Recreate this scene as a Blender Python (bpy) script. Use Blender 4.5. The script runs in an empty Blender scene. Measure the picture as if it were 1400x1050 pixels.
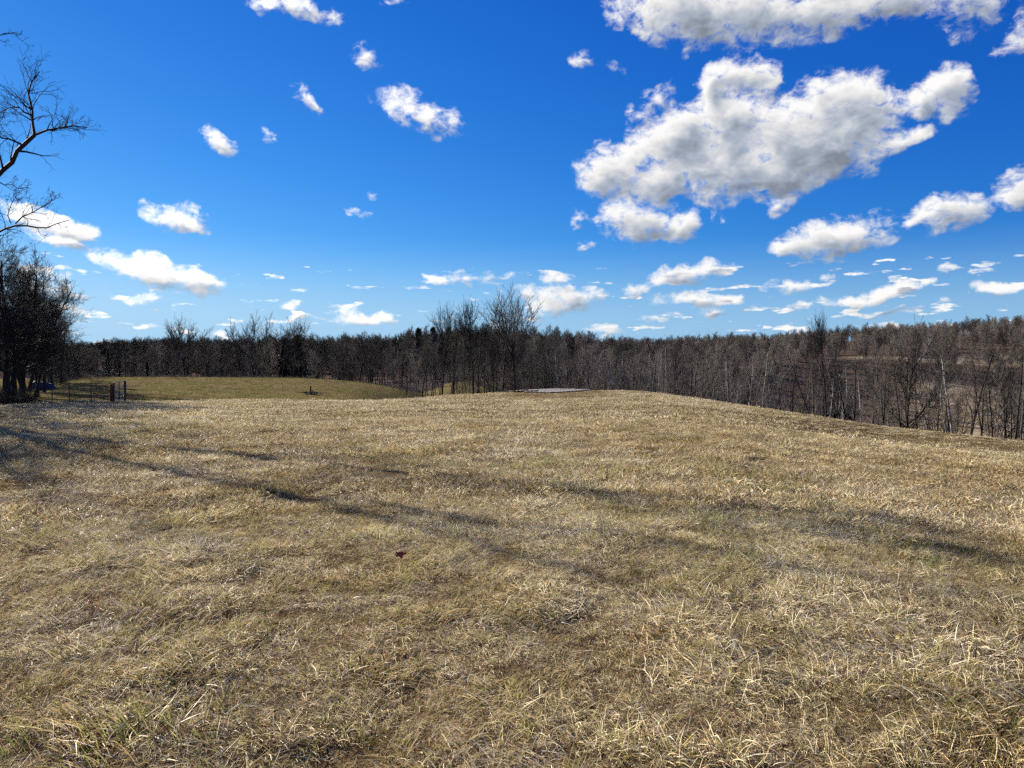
import bpy, math, random
import numpy as np
R_ = math.radians
scene = bpy.context.scene
col = scene.collection

# ------------------------------------------------------------------ camera
EYE = 1.6
FPX = 1052.0            # focal length in pixels of a 1400 px wide frame
HOR = 500.0             # row of the level horizon in that frame
PITCH = math.atan((525.0 - HOR) / FPX)
cam_d = bpy.data.cameras.new('camera')
cam = bpy.data.objects.new('camera', cam_d)
col.objects.link(cam)
cam.location = (0, 0, EYE)
cam.rotation_euler = (R_(90) - PITCH, 0, 0)
cam_d.sensor_width = 36
cam_d.lens = 36 * FPX / 1400
cam_d.clip_start = 0.05
cam_d.clip_end = 9000
scene.camera = cam

# ------------------------------------------------------------------ sun
SUN_EL = R_(20.5)
SUN_AZ = R_(-47)        # measured from the view direction (+Y), negative is to the left
sd = bpy.data.lights.new('sun', 'SUN')
sd.energy = 5.0
sd.angle = R_(0.5)
sd.color = (1.0, 0.92, 0.78)
sun = bpy.data.objects.new('sun', sd)
col.objects.link(sun)
sun.location = (-60, 60, 60)
sdir = (math.sin(SUN_AZ) * math.cos(SUN_EL), math.cos(SUN_AZ) * math.cos(SUN_EL), math.sin(SUN_EL))
from mathutils import Vector
sun.rotation_euler = Vector(sdir).to_track_quat('Z', 'Y').to_euler()

# ------------------------------------------------------------------ render settings
vs = scene.view_settings
scene.display_settings.display_device = 'sRGB'
vs.view_transform = 'Standard'
vs.look = 'None'
vs.gamma = 1
vs.use_curve_mapping = False
vs.exposure = 1.43
scene.cycles.max_bounces = 5
scene.cycles.diffuse_bounces = 2
scene.cycles.glossy_bounces = 2
scene.cycles.transmission_bounces = 3
scene.cycles.transparent_max_bounces = 8
scene.cycles.use_denoising = False
scene.cycles.use_adaptive_sampling = True
scene.cycles.adaptive_threshold = 0.012
scene.cycles.caustics_reflective = False
scene.cycles.caustics_refractive = False

# ------------------------------------------------------------------ world: sky with clouds
class NT:
    """small helper round a node tree"""
    def __init__(s, nt): s.nt = nt
    def n(s, t, **k):
        nd = s.nt.nodes.new(t)
        for a, b in k.items(): setattr(nd, a, b)
        return nd
    def l(s, a, b): s.nt.links.new(a, b)
    def put(s, sock, v):
        if hasattr(v, 'is_linked') or isinstance(v, bpy.types.NodeSocket): s.l(v, sock)
        else: sock.default_value = v
    def m(s, op, a, b=0.0, c=None, clamp=False):
        nd = s.n('ShaderNodeMath', operation=op, use_clamp=clamp)
        s.put(nd.inputs[0], a); s.put(nd.inputs[1], b)
        if c is not None: s.put(nd.inputs[2], c)
        return nd.outputs[0]
    def vm(s, op, a, b=(0, 0, 0)):
        nd = s.n('ShaderNodeVectorMath', operation=op)
        s.put(nd.inputs[0], a); s.put(nd.inputs[1], b)
        return nd.outputs[0]
    def dotx(s, v):
        nd = s.n('ShaderNodeVectorMath', operation='DOT_PRODUCT'); s.l(v, nd.inputs[0]); nd.inputs[1].default_value = (1, 0, 0)
        return nd.outputs['Value']
    def vscale(s, a, k):
        nd = s.n('ShaderNodeVectorMath', operation='SCALE')
        s.put(nd.inputs[0], a); s.put(nd.inputs[3], k)
        return nd.outputs[0]
    def noise(s, vec, scale, detail=4, rough=0.55, dist=0.0, out=0, dims='3D'):
        nd = s.n('ShaderNodeTexNoise', noise_dimensions=dims)
        if vec is not None: s.l(vec, nd.inputs['Vector'])
        nd.inputs['Scale'].default_value = scale
        nd.inputs['Detail'].default_value = detail
        nd.inputs['Roughness'].default_value = rough
        nd.inputs['Distortion'].default_value = dist
        return nd.outputs[out]
    def smooth(s, v, a, b, c=0.0, d=1.0):
        nd = s.n('ShaderNodeMapRange', interpolation_type='SMOOTHSTEP')
        s.put(nd.inputs[0], v)
        for i, q in enumerate((a, b, c, d)): s.put(nd.inputs[1 + i], q)
        return nd.outputs[0]
    def lin(s, v, a, b, c=0.0, d=1.0):
        nd = s.n('ShaderNodeMapRange')
        s.put(nd.inputs[0], v)
        for i, q in enumerate((a, b, c, d)): s.put(nd.inputs[1 + i], q)
        return nd.outputs[0]
    def mix(s, f, a, b, blend='MIX'):
        nd = s.n('ShaderNodeMix', data_type='RGBA', blend_type=blend)
        s.put(nd.inputs[0], f); s.put(nd.inputs[6], a); s.put(nd.inputs[7], b)
        return nd.outputs[2]
    def ramp(s, v, stops):
        nd = s.n('ShaderNodeValToRGB')
        cr = nd.color_ramp
        while len(cr.elements) < len(stops): cr.elements.new(0.5)
        for e, (p, c) in zip(cr.elements, stops):
            e.position = p; e.color = (c[0], c[1], c[2], 1)
        s.put(nd.inputs[0], v)
        return nd.outputs[0]

def px_to_azel(px, py):
    a = (px - 700) / FPX; b = (525 - py) / FPX
    y = math.cos(PITCH) + b * math.sin(PITCH)
    z = -math.sin(PITCH) + b * math.cos(PITCH)
    return math.atan2(a, y), math.atan2(z, math.hypot(a, y))

# the clouds of that day, by bearing and elevation: centre, half width, half height (as 1/1052 rad), tilt, weight
CLOUDS = [
 (848,232,66,42,0,1),(905,245,72,36,0,1),(920,205,60,36,10,.95),(985,235,90,44,4,1),(1075,226,86,40,-4,1),(1160,208,80,36,-10,1),
 (940,172,50,32,0,.9),(1000,172,60,46,0,1),(1070,182,64,44,0,1),(1135,150,64,50,0,1),(1190,142,46,40,0,1),(1110,195,70,44,0,1),
 (1238,195,42,17,-18,.9),(1255,138,40,24,8,.85),(1306,128,44,36,0,1),(1018,98,56,25,0,.9),(984,118,28,34,0,.75),(1052,118,28,28,0,.75),
 (905,132,34,26,35,.6),(880,160,26,20,0,.5),(1124,243,32,11,5,.75),
 (862,303,62,27,4,.95),(925,308,32,19,0,.9),(788,302,18,22,0,.5),(805,334,20,9,0,.5),
 (930,12,125,42,8,1),(1060,6,130,44,3,.9),(1190,0,110,34,0,.75),(1310,4,110,36,10,.7),(1395,50,38,30,60,.6),
 (1392,255,48,24,0,1),(1140,324,92,28,-12,1),(1080,338,36,17,0,.8),(1290,290,66,24,-12,1),(1238,304,28,14,-20,.6),
 (1070,279,30,14,-25,.6),(967,294,12,10,0,.4),(995,300,14,8,30,.35),(1310,52,30,14,20,.35),
 (955,371,66,17,-8,1),(878,399,30,12,-10,.8),(945,411,62,13,-8,.9),(985,406,20,8,0,.7),
 (757,377,34,12,0,1),(772,410,68,17,-2,1),(738,398,48,12,0,.8),(750,424,50,11,0,.8),(690,398,20,8,20,.5),
 (575,155,64,22,17,.85),(500,80,30,20,25,.65),(392,4,74,18,4,.8),(293,190,28,15,32,.75),(412,128,34,13,35,.5),(435,145,20,10,40,.4),
 (368,190,14,11,30,.5),(483,148,14,9,-20,.35),(240,296,62,18,8,.85),(278,310,26,12,30,.7),(500,293,30,9,12,.55),(517,265,10,8,0,.45),
 (208,371,92,23,14,1),(262,383,48,19,12,.8),(205,410,38,10,5,.65),(145,404,14,6,0,.5),(48,298,76,17,14,1),(108,313,40,14,15,.8),(85,330,46,10,15,.7),(132,308,10,9,0,.4),
 (640,381,66,12,-2,.8),(612,382,26,10,0,.6),(400,414,28,7,5,.7),(495,436,54,9,-2,.85),(468,425,26,6,0,.6),(418,433,26,5,0,.6),
 (800,82,24,14,10,.45),(842,95,26,14,35,.4),(535,0,20,8,0,.5),(1075,397,36,12,0,.85),(1120,380,26,8,0,.7),(1207,401,60,12,-5,.9),(1150,410,50,8,0,.7),
 (1357,396,52,11,0,.9),(1300,366,24,9,0,.5),(1272,388,18,7,0,.5),(1365,350,30,9,-10,.35),(970,426,38,8,-4,.65),(893,440,26,6,0,.6),(745,338,12,5,0,.3),
 (1210,428,60,6,0,.5),(1100,418,40,6,0,.5),(1300,414,22,7,0,.5),(150,470,50,6,0,.6),(60,374,40,10,14,.8),(70,392,46,10,14,.7),(85,418,34,9,8,.7),(165,441,26,4,0,.5),(205,447,26,4,0,.5),
 (640,412,20,5,0,.4),(305,455,30,6,0,.5),(820,452,40,7,0,.6),(1010,405,24,8,0,.5),
]

_u = [0]
def uniq():
    # each patch of sky keeps its own nodes, so that only the patch a ray meets is worked out
    _u[0] += 1
    return _u[0] * 2e-6
def cloud_density(t, v, blobs, low, haze=False):
    """density of cloud at (azimuth, elevation) v, from the clouds that reach this part of the sky"""
    w1 = t.vm('SUBTRACT', t.noise(v, 14 + uniq(), 2 if low else 4, .55, out=1, dims='2D'), (.5, .5, .5))
    w = t.vm('ADD', v, t.vm('MULTIPLY', w1, (.06, .034, 0)))
    acc = None; sh = 0.0
    for (a, e, sx, sy, rot, wgt) in blobs:
        mp = t.n('ShaderNodeMapping', vector_type='TEXTURE')
        t.l(w, mp.inputs[0])
        mp.inputs['Location'].default_value = (a, e, 0)
        mp.inputs['Rotation'].default_value = (0, 0, -R_(rot))
        mp.inputs['Scale'].default_value = (sx, sy, 1)
        gr = t.n('ShaderNodeTexGradient', gradient_type='SPHERICAL'); t.l(mp.outputs[0], gr.inputs[0])
        q = t.m('MULTIPLY', gr.outputs[1], gr.outputs[1])
        acc = t.m('MULTIPLY', q, wgt * wgt) if acc is None else t.m('MULTIPLY_ADD', q, wgt * wgt, acc)
        if low:      # each puff has a sunny side, up and to the left, and a shaded foot
            dn = t.n('ShaderNodeVectorMath', operation='DOT_PRODUCT'); t.l(mp.outputs[0], dn.inputs[0])
            r_ = R_(rot); dn.inputs[1].default_value = (-.45 * math.cos(r_) - .9 * math.sin(r_), .9 * math.cos(r_) - .45 * math.sin(r_), 0)
            sh = t.m('MULTIPLY_ADD', q, dn.outputs['Value'], sh)
    if low: sh = t.m('DIVIDE', sh, t.m('ADD', acc, .02))
    if haze:
        mp = t.n('ShaderNodeMapping'); t.l(v, mp.inputs[0]); mp.inputs['Scale'].default_value = (1, 4.6 + uniq(), 1)
        acc = t.m('ADD', acc, t.m('MULTIPLY', t.smooth(t.noise(mp.outputs[0], 21, 3, .55, dims='2D'), .565, .77), t.smooth(t.dotx(v), -.1, .35, .16, .36)))
    acc = t.m('MINIMUM', t.m('SQRT', acc), 1.15)
    mp = t.n('ShaderNodeMapping'); t.l(v, mp.inputs[0]); mp.inputs['Scale'].default_value = (1, 1.45 + uniq(), 1)
    mp.inputs['Rotation'].default_value = (0, 0, R_(12))
    nz = t.noise(mp.outputs[0], 17 + uniq(), 3 if low else 8, .60, .35, dims='2D')
    n2 = t.noise(mp.outputs[0], 62 + uniq(), 1 if low else 6, .62, .3, dims='2D')
    nz = t.m('MULTIPLY', t.m('SUBTRACT', nz, .5), 1.7)
    nz = t.m('MULTIPLY_ADD', t.m('SUBTRACT', n2, .5), .5 if low else 1.45, nz)
    vo = t.n('ShaderNodeTexVoronoi', voronoi_dimensions='2D'); vo.inputs['Scale'].default_value = 27 + uniq()
    t.l(t.vm('ADD', mp.outputs[0], t.vm('MULTIPLY', w1, (.05, .05, 0))), vo.inputs['Vector'])
    nz = t.m('MULTIPLY_ADD', t.m('SUBTRACT', .58, vo.outputs['Distance']), .5, nz)
    base = t.m('MULTIPLY', acc, t.m('SUBTRACT', 2.45, acc))
    d = t.m('SUBTRACT', t.m('MULTIPLY_ADD', nz, t.smooth(acc, 0, .25), base), .54)
    return (d, sh) if low else d

world = bpy.data.worlds.new('World')
scene.world = world
world.use_nodes = True
world.cycles.sampling_method = 'MANUAL'
world.cycles.sample_map_resolution = 512
wt = NT(world.node_tree)
world.node_tree.nodes.clear()
sky = wt.n('ShaderNodeTexSky', sky_type='NISHITA')
sky.sun_disc = False
sky.sun_elevation = SUN_EL
sky.sun_rotation = SUN_AZ          # clockwise from +Y seen from above
sky.altitude = 300
sky.air_density = 1.0
sky.dust_density = 0.05
sky.ozone_density = 6.0
SKY_STR = 0.1
EXPO = 2 ** vs.exposure
tc = wt.n('ShaderNodeTexCoord')
sep = wt.n('ShaderNodeSeparateXYZ'); wt.l(tc.outputs['Generated'], sep.inputs[0])
az = wt.m('ARCTAN2', sep.outputs[0], sep.outputs[1])
el = wt.m('ARCSINE', sep.outputs[2])
cmb = wt.n('ShaderNodeCombineXYZ'); wt.l(az, cmb.inputs[0]); wt.l(el, cmb.inputs[1])
V = cmb.outputs[0]
# a phone camera's rendering of the sky: deeper blue overhead, paler towards the horizon
sc_ = wt.n('ShaderNodeSeparateColor'); wt.l(sky.outputs[0], sc_.inputs[0])
cc_ = wt.n('ShaderNodeCombineColor')
for k_, (g_, a_) in enumerate(((2.15, .0165), (1.25, .0585), (.72, .208))):
    wt.l(wt.m('MULTIPLY', wt.m('POWER', sc_.outputs[k_], g_), a_ / EXPO / SKY_STR), cc_.inputs[k_])
def disp(r, g, b):
    f = lambda v: ((v / 255 + .055) / 1.055) ** 2.4 / EXPO / SKY_STR
    return (f(r), f(g), f(b), 1)
hz = wt.smooth(el, .01, .17, 1, 0)
sky_rgb = wt.mix(hz, cc_.outputs[0], wt.mix(wt.smooth(az, -.7, .5), disp(168, 214, 246), disp(150, 196, 232)))

def bgnode(c):
    b = wt.n('ShaderNodeBackground'); wt.l(c, b.inputs[0]); b.inputs[1].default_value = SKY_STR
    return b.outputs[0]
def mixsh(f, a, b):
    m = wt.n('ShaderNodeMixShader'); wt.put(m.inputs[0], f); wt.l(a, m.inputs[1]); wt.l(b, m.inputs[2])
    return m.outputs[0]
def cloudy(blobs, general=False, haze=False):
    """one patch of cloudy sky as a node group: inputs direction, azimuth, elevation and the clear sky colour"""
    g = bpy.data.node_groups.new('clouds', 'ShaderNodeTree')
    g.interface.new_socket('V', in_out='INPUT', socket_type='NodeSocketVector')
    g.interface.new_socket('az', in_out='INPUT', socket_type='NodeSocketFloat')
    g.interface.new_socket('el', in_out='INPUT', socket_type='NodeSocketFloat')
    g.interface.new_socket('sky', in_out='INPUT', socket_type='NodeSocketColor')
    g.interface.new_socket('Color', in_out='OUTPUT', socket_type='NodeSocketColor')
    t = NT(g); gi = t.n('NodeGroupInput'); go = t.n('NodeGroupOutput')
    V, az, el, skc = gi.outputs[0], gi.outputs[1], gi.outputs[2], gi.outputs[3]
    if general:
        q = t.noise(V, 5.0, 6, .6, dims='2D')
        D = t.m('SUBTRACT', q, .56); D = t.m('MULTIPLY', D, 4.0)
        lit = t.m('SUBTRACT', 1.0, t.m('MULTIPLY', t.smooth(D, .1, .9), .35))
    else:
        D = cloud_density(t, V, blobs, False, haze)
        L0, S0 = cloud_density(t, V, blobs, True, haze)
        L1, S1 = cloud_density(t, t.vm('ADD', V, (-.010, .014 + uniq(), 0)), blobs, True, haze)
        lit = t.m('MULTIPLY_ADD', t.m('SUBTRACT', L0, L1), .42, 1.0)
        lit = t.m('MULTIPLY_ADD', t.m('SUBTRACT', D, L0), .07, lit)
        lit = t.m('MULTIPLY_ADD', t.m('MINIMUM', t.m('MAXIMUM', S0, -.6), .4), .55, lit)
        lit = t.m('SUBTRACT', lit, t.m('MULTIPLY', t.smooth(L0, .2, 1.3), t.smooth(az, -.4, .05, .12, .48)))
    alpha = t.m('MULTIPLY', t.smooth(D, -.12, .80), t.smooth(el, .0, .04, .35, 1.0))
    lit = t.m('MULTIPLY', t.m('MINIMUM', t.m('MAXIMUM', lit, .34), 1.1), t.smooth(az, -.5, .1, 1.3, 1.0))
    cc = t.mix(t.smooth(lit, .5, .95), (.76, .86, 1.04, 1), (1.0, .99, .985, 1))
    c = t.vscale(cc, t.m('MULTIPLY', lit, .90 / EXPO / SKY_STR))
    t.l(t.mix(alpha, skc, c), go.inputs[0])
    nd = wt.n('ShaderNodeGroup'); nd.node_tree = g
    for i, q in enumerate((V_, az_, el_, sky_rgb)): wt.l(q, nd.inputs[i])
    return bgnode(nd.outputs[0])
V_, az_, el_ = V, az, el

BL = []
for (cx, cy, rx, ry, rot, wgt) in CLOUDS:
    a, e = px_to_azel(cx, cy)
    if wgt < .88 and cx < 900:
        wgt *= .77; rx *= 1.12; ry *= 1.10
    BL.append((a, e, rx / FPX * math.cos(a) ** 2 * 1.18, ry / FPX * math.cos(a) * 1.35, rot, wgt))
def cell(a0, a1, e0, e1):
    out = []
    for b in BL:
        r_ = math.radians(b[4])
        hx = math.hypot(b[2] * math.cos(r_), b[3] * math.sin(r_)) + .036
        hy = math.hypot(b[2] * math.sin(r_), b[3] * math.cos(r_)) + .036
        if b[0] + hx > a0 and b[0] - hx < a1 and b[1] + hy > e0 and b[1] - hy < e1: out.append(b)
    return out
AZS = [-.70, -.50, -.36, -.20, -.05, .10, .22, .34, .46, .70]
ELS = [-.1, .125, .24, .75]
clear = bgnode(sky_rgb)
rows_ = []
for r0, r1 in zip(ELS[:-1], ELS[1:]):
    sh = None
    for a0, a1 in zip(AZS[:-1], AZS[1:]):
        bl = cell(a0, a1, r0, r1)
        c_ = cloudy(bl, haze=(r0 < 0)) if bl else clear
        sh = c_ if sh is None else mixsh(wt.m('GREATER_THAN', az, a0), sh, c_)
    rows_.append(sh)
sh = rows_[0]
for r0, row in zip(ELS[1:-1], rows_[1:]): sh = mixsh(wt.m('GREATER_THAN', el, r0), sh, row)
sh = mixsh(wt.m('GREATER_THAN', wt.m('ABSOLUTE', az), .70), sh, cloudy(None, True))
sh = mixsh(wt.m('LESS_THAN', el, 0.0), sh, clear)
wo = wt.n('ShaderNodeOutputWorld'); wt.l(sh, wo.inputs[0])

# ------------------------------------------------------------------ terrain
def fade(t): return t * t * (3 - 2 * t)
class VNoise:
    """smooth value noise on the plane"""
    def __init__(s, seed):
        s.t = np.random.RandomState(seed).rand(256, 256)
    def __call__(s, x, y, scale):
        x = np.asarray(x, float) / scale + 91.3; y = np.asarray(y, float) / scale + 37.7
        xi = np.floor(x).astype(int); yi = np.floor(y).astype(int)
        fx = fade(x - xi); fy = fade(y - yi)
        t = s.t
        a = t[xi % 256, yi % 256]; b = t[(xi + 1) % 256, yi % 256]
        c = t[xi % 256, (yi + 1) % 256]; d = t[(xi + 1) % 256, (yi + 1) % 256]
        return (a * (1 - fx) + b * fx) * (1 - fy) + (c * (1 - fx) + d * fx) * fy - .5
VN = VNoise(4); VN2 = VNoise(17); VN3 = VNoise(33)

def zy(d, y): return EYE - d * (y - HOR) / FPX
# per bearing: (depth, height) along the ground; z given directly or through the row at which it is seen
COLS = {
 -900: [(4,0),(15,0),(30,-.1),(55,-.4),(100,-.5),(200,-3),(300,-4),(450,2),(900,10)],
 0:    [(4,0),(10,0),(20,-.05),(38,-.5),(57,zy(57,549)),(85,-1.0),(120,0.0),(200,-4),(300,-2),(450,4),(900,10)],
 110:  [(4,0),(10,0),(20,-.05),(38,-.55),(57,zy(57,550)),(70,zy(70,537)),(92,zy(92,517)),(104,zy(104,514.5)),(130,-1),(180,-4),(300,-3.5),(450,4),(900,10)],
 250:  [(4,0),(10,0),(20,-.05),(38,-.5),(56,zy(56,549)),(70,zy(70,536)),(90,zy(90,517)),(104,zy(104,514)),(130,-1.2),(180,-5),(300,-3.5),(450,3),(900,10)],
 420:  [(4,0),(10,0),(20,-.05),(38,-.5),(54,zy(54,547.5)),(70,zy(70,537)),(90,zy(90,518)),(103,zy(103,515)),(130,-1.5),(180,-6),(300,-3),(450,4),(900,10)],
 500:  [(4,0),(10,0),(20,-.02),(38,-.45),(53,zy(53,547)),(70,zy(70,545)),(88,zy(88,526)),(100,zy(100,520)),(130,-2.5),(180,-6),(300,-2),(450,4),(900,10)],
 560:  [(4,0),(10,0),(20,0),(38,-.3),(54,zy(54,543)),(72,-3.6),(92,zy(92,537)),(106,zy(106,529)),(135,-4),(180,-5),(300,0),(450,5),(900,10)],
 620:  [(4,0),(10,0),(20,0),(38,-.2),(56,zy(56,536)),(75,-4.2),(105,-5),(135,zy(135,530)),(165,zy(165,521)),(200,-2),(300,3),(450,6),(900,10)],
 690:  [(4,0),(10,0),(20,0),(38,-.35),(55,-.42),(64,zy(64,528.5)),(78,-4.6),(110,-8),(140,-5.5),(170,zy(170,524)),(210,-2),(330,5),(450,7),(900,12)],
 760:  [(4,0),(10,0),(20,-.08),(40,-.38),(54,-.46),(65,-.02),(67,-.06),(82,-5),(115,-10),(170,-9),(230,-4),(350,5.5),(450,7),(900,12)],
 880:  [(4,0),(10,0),(20,-.08),(40,-.32),(52,-.26),(62,-.2),(82,-6),(115,-12),(190,-11),(270,-5),(450,6.5),(600,9),(900,14)],
 970:  [(4,0),(10,0),(20,-.1),(40,-.5),(58,zy(58,545)),(80,-6.5),(120,-14),(210,-13),(300,-5),(480,8),(600,11),(900,16)],
 1050: [(4,0),(10,-.05),(20,-.2),(40,-.95),(57,zy(57,558)),(80,-7.5),(120,-16),(220,-15),(310,-6),(380,5),(430,6.5),(600,13),(900,18)],
 1200: [(4,0),(10,-.1),(20,-.45),(38,-1.7),(54,zy(54,582)),(78,-9),(120,-17.5),(220,-17),(310,-8),(385,zy(385,491)),(430,zy(430,488)),(600,24),(900,26)],
 1400: [(4,-.02),(10,-.2),(20,-.8),(36,-2.2),(48,zy(48,603)),(70,-8),(115,-17.5),(220,zy(220,588)),(262,zy(262,568)),(320,zy(320,545)),(400,zy(400,492)),(435,zy(435,487)),(600,32),(900,34)],
 2300: [(4,-.05),(10,-.3),(20,-1),(36,-3),(55,-7),(100,-16),(200,-18),(320,-8),(450,14),(600,22),(900,26)],
}
_th = []; _rows = []
LR = np.linspace(math.log(2.0), math.log(4000), 360)
for pxc, pts in sorted(COLS.items()):
    th = math.atan((pxc - 700) / FPX)
    pts = [(2.0, 0.0)] + pts + [(1500, pts[-1][1] - 4), (4000, pts[-1][1] - 30)]
    c = max(math.cos(th), .6)
    rr = np.log(np.array([p[0] for p in pts]) / c); rr[0] = math.log(2.0)
    _th.append(th); _rows.append(np.interp(LR, rr, [p[1] for p in pts]))
TH = np.linspace(_th[0], _th[-1], 420)
_rows = np.array(_rows)
TAB = np.stack([np.interp(TH, _th, _rows[:, j]) for j in range(len(LR))], 1)
def _blur(a, k, axis):
    ker = np.exp(-.5 * (np.arange(-3 * k, 3 * k + 1) / k) ** 2); ker /= ker.sum()
    pad = [(0, 0), (0, 0)]; pad[axis] = (3 * k, 3 * k)
    b = np.pad(a, pad, mode='edge')
    return np.apply_along_axis(lambda m: np.convolve(m, ker, 'valid'), axis, b)
TAB = _blur(_blur(TAB, 4, 0), 3, 1)

def sstep(v, a, b): return fade(np.clip((np.asarray(v, float) - a) / (b - a), 0, 1))
def row_phase(x, y):
    return ((x * .30 + y * .95) / 2.3 + .5 * VN(x, y, 6)) * 2 * math.pi
def height(x, y, micro=True):
    x = np.asarray(x, float); y = np.asarray(y, float)
    th = np.arctan2(x, y); r = np.hypot(x, y)
    ti = np.clip((th - TH[0]) / (TH[1] - TH[0]), 0, len(TH) - 1.001)
    ri = np.clip((np.log(np.maximum(r, 1e-3)) - LR[0]) / (LR[1] - LR[0]), 0, len(LR) - 1.001)
    i = ti.astype(int); j = ri.astype(int); ft = ti - i; fr = ri - j
    z = (TAB[i, j] * (1 - ft) + TAB[i + 1, j] * ft) * (1 - fr) + (TAB[i, j + 1] * (1 - ft) + TAB[i + 1, j + 1] * ft) * fr
    # behind the camera the field goes on almost level
    back = np.clip((np.abs(th) - R_(58)) / R_(50), 0, 1)
    flat = -.004 * r + 0.3 * VN(x, y, 60)
    z = z * (1 - fade(back)) + flat * fade(back)
    z = z * np.clip((r - 1) / 3, 0, 1)
    if micro:
        near = 1 - np.clip((r - 25) / 60, 0, 1)
        z = z + near * (.045 * VN2(x, y, .9) + .05 * VN2(x, y, 2.6) + .022 * VN3(x, y, .33))
        px_ = 700 + FPX * x / np.maximum(y, .1)
        z = z + .13 * np.cos(row_phase(x, y)) * sstep(px_, 960, 1150) * sstep(y, 24, 32) * (1 - sstep(y, 56, 60)) * (y > 0)
        flatp = 1 - .85 * sstep(px_, 640, 700) * (1 - sstep(px_, 840, 900)) * sstep(y, 48, 54)
        z = z + .10 * VN(x, y, 9) * flatp * np.clip(r / 20, 0, 1) * (r < 1e6)
        far = np.clip((r - 110) / 200, 0, 1)
        z = z + far * (3.0 * VN2(x, y, 70) + 1.2 * VN3(x, y, 22) + 6 * VN(x, y, 170))
    return z

def at(px, depth):
    """ground point seen in column px at that depth"""
    x = (px - 700) / FPX * depth
    return x, depth, float(height(x, depth))

def new_mesh(name, verts, faces, mat=None, smooth=False):
    me = bpy.data.meshes.new(name)
    verts = np.asarray(verts, np.float32)
    if isinstance(faces, np.ndarray) and faces.ndim == 2:
        nf, k = faces.shape
        me.vertices.add(len(verts)); me.vertices.foreach_set('co', verts.ravel())
        me.loops.add(nf * k); me.loops.foreach_set('vertex_index', faces.astype(np.int32).ravel())
        me.polygons.add(nf)
        me.polygons.foreach_set('loop_start', np.arange(0, nf * k, k, dtype=np.int32))
        me.polygons.foreach_set('loop_total', np.full(nf, k, np.int32))
        me.update(calc_edges=True)
    else:
        me.from_pydata([tuple(map(float, v)) for v in verts], [], [tuple(f) for f in faces]); me.update()
    if smooth: me.polygons.foreach_set('use_smooth', [True] * len(me.polygons))
    if mat: me.materials.append(mat)
    return me
def link(name, data, parent=None, loc=None, **props):
    o = bpy.data.objects.new(name, data); col.objects.link(o)
    if parent: o.parent = parent
    if loc: o.location = loc
    for k, v in props.items():
        if v: o[k] = v
    return o
def set_attr(me, name, vals, kind='FLOAT', domain='POINT'):
    a = me.attributes.new(name, kind, domain)
    a.data.foreach_set('value' if kind in ('FLOAT', 'INT') else ('color' if 'COLOR' in kind else 'vector'), np.asarray(vals, np.float32 if kind != 'INT' else np.int32).ravel())

def mat(name, rough=.8, spec=.3):
    m = bpy.data.materials.new(name); m.use_nodes = True
    t = NT(m.node_tree); b = m.node_tree.nodes['Principled BSDF']
    b.inputs['Roughness'].default_value = rough
    b.inputs['Specular IOR Level'].default_value = spec
    return m, t, b
def bump(t, b, h, strength=.5, dist=.05):
    n = t.n('ShaderNodeBump'); n.inputs['Strength'].default_value = strength; n.inputs['Distance'].default_value = dist
    t.l(h, n.inputs['Height']); t.l(n.outputs[0], b.inputs['Normal'])

# regions of the ground (0..1 masks, also used to place things)
def sstep(v, a, b): return fade(np.clip((np.asarray(v, float) - a) / (b - a), 0, 1))
def px_of(x, y): return 700 + FPX * x / np.maximum(y, .1)
def crest_depth(px): return np.interp(px, [0, 420, 560, 690, 880, 1050, 1200, 1400, 2000], [57, 54, 54, 59, 63, 58, 55, 49, 40])
def wood_mask(x, y):
    """1 where leaf litter and trees cover the ground"""
    p = px_of(x, y)
    start = np.interp(p, [-300, 0, 110, 150, 420, 470, 520, 570, 620, 700, 760, 880, 1050, 1200, 1400, 2000],
                      [110, 108, 112, 108, 106, 104, 104, 125, 170, 172, 66, 67, 62, 58, 51, 42])
    w = sstep(y, start, start + 3)
    # open valley floor and the meadow along the road across the valley
    open_r = sstep(p, 1200, 1290) * sstep(y, 160, 190) * (1 - sstep(y, 322, 340))
    road_r = sstep(p, 1130, 1180) * sstep(y, 392, 400) * (1 - sstep(y, 432, 440))
    return np.clip(w - open_r - road_r, 0, 1) * (y > 0)

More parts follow.
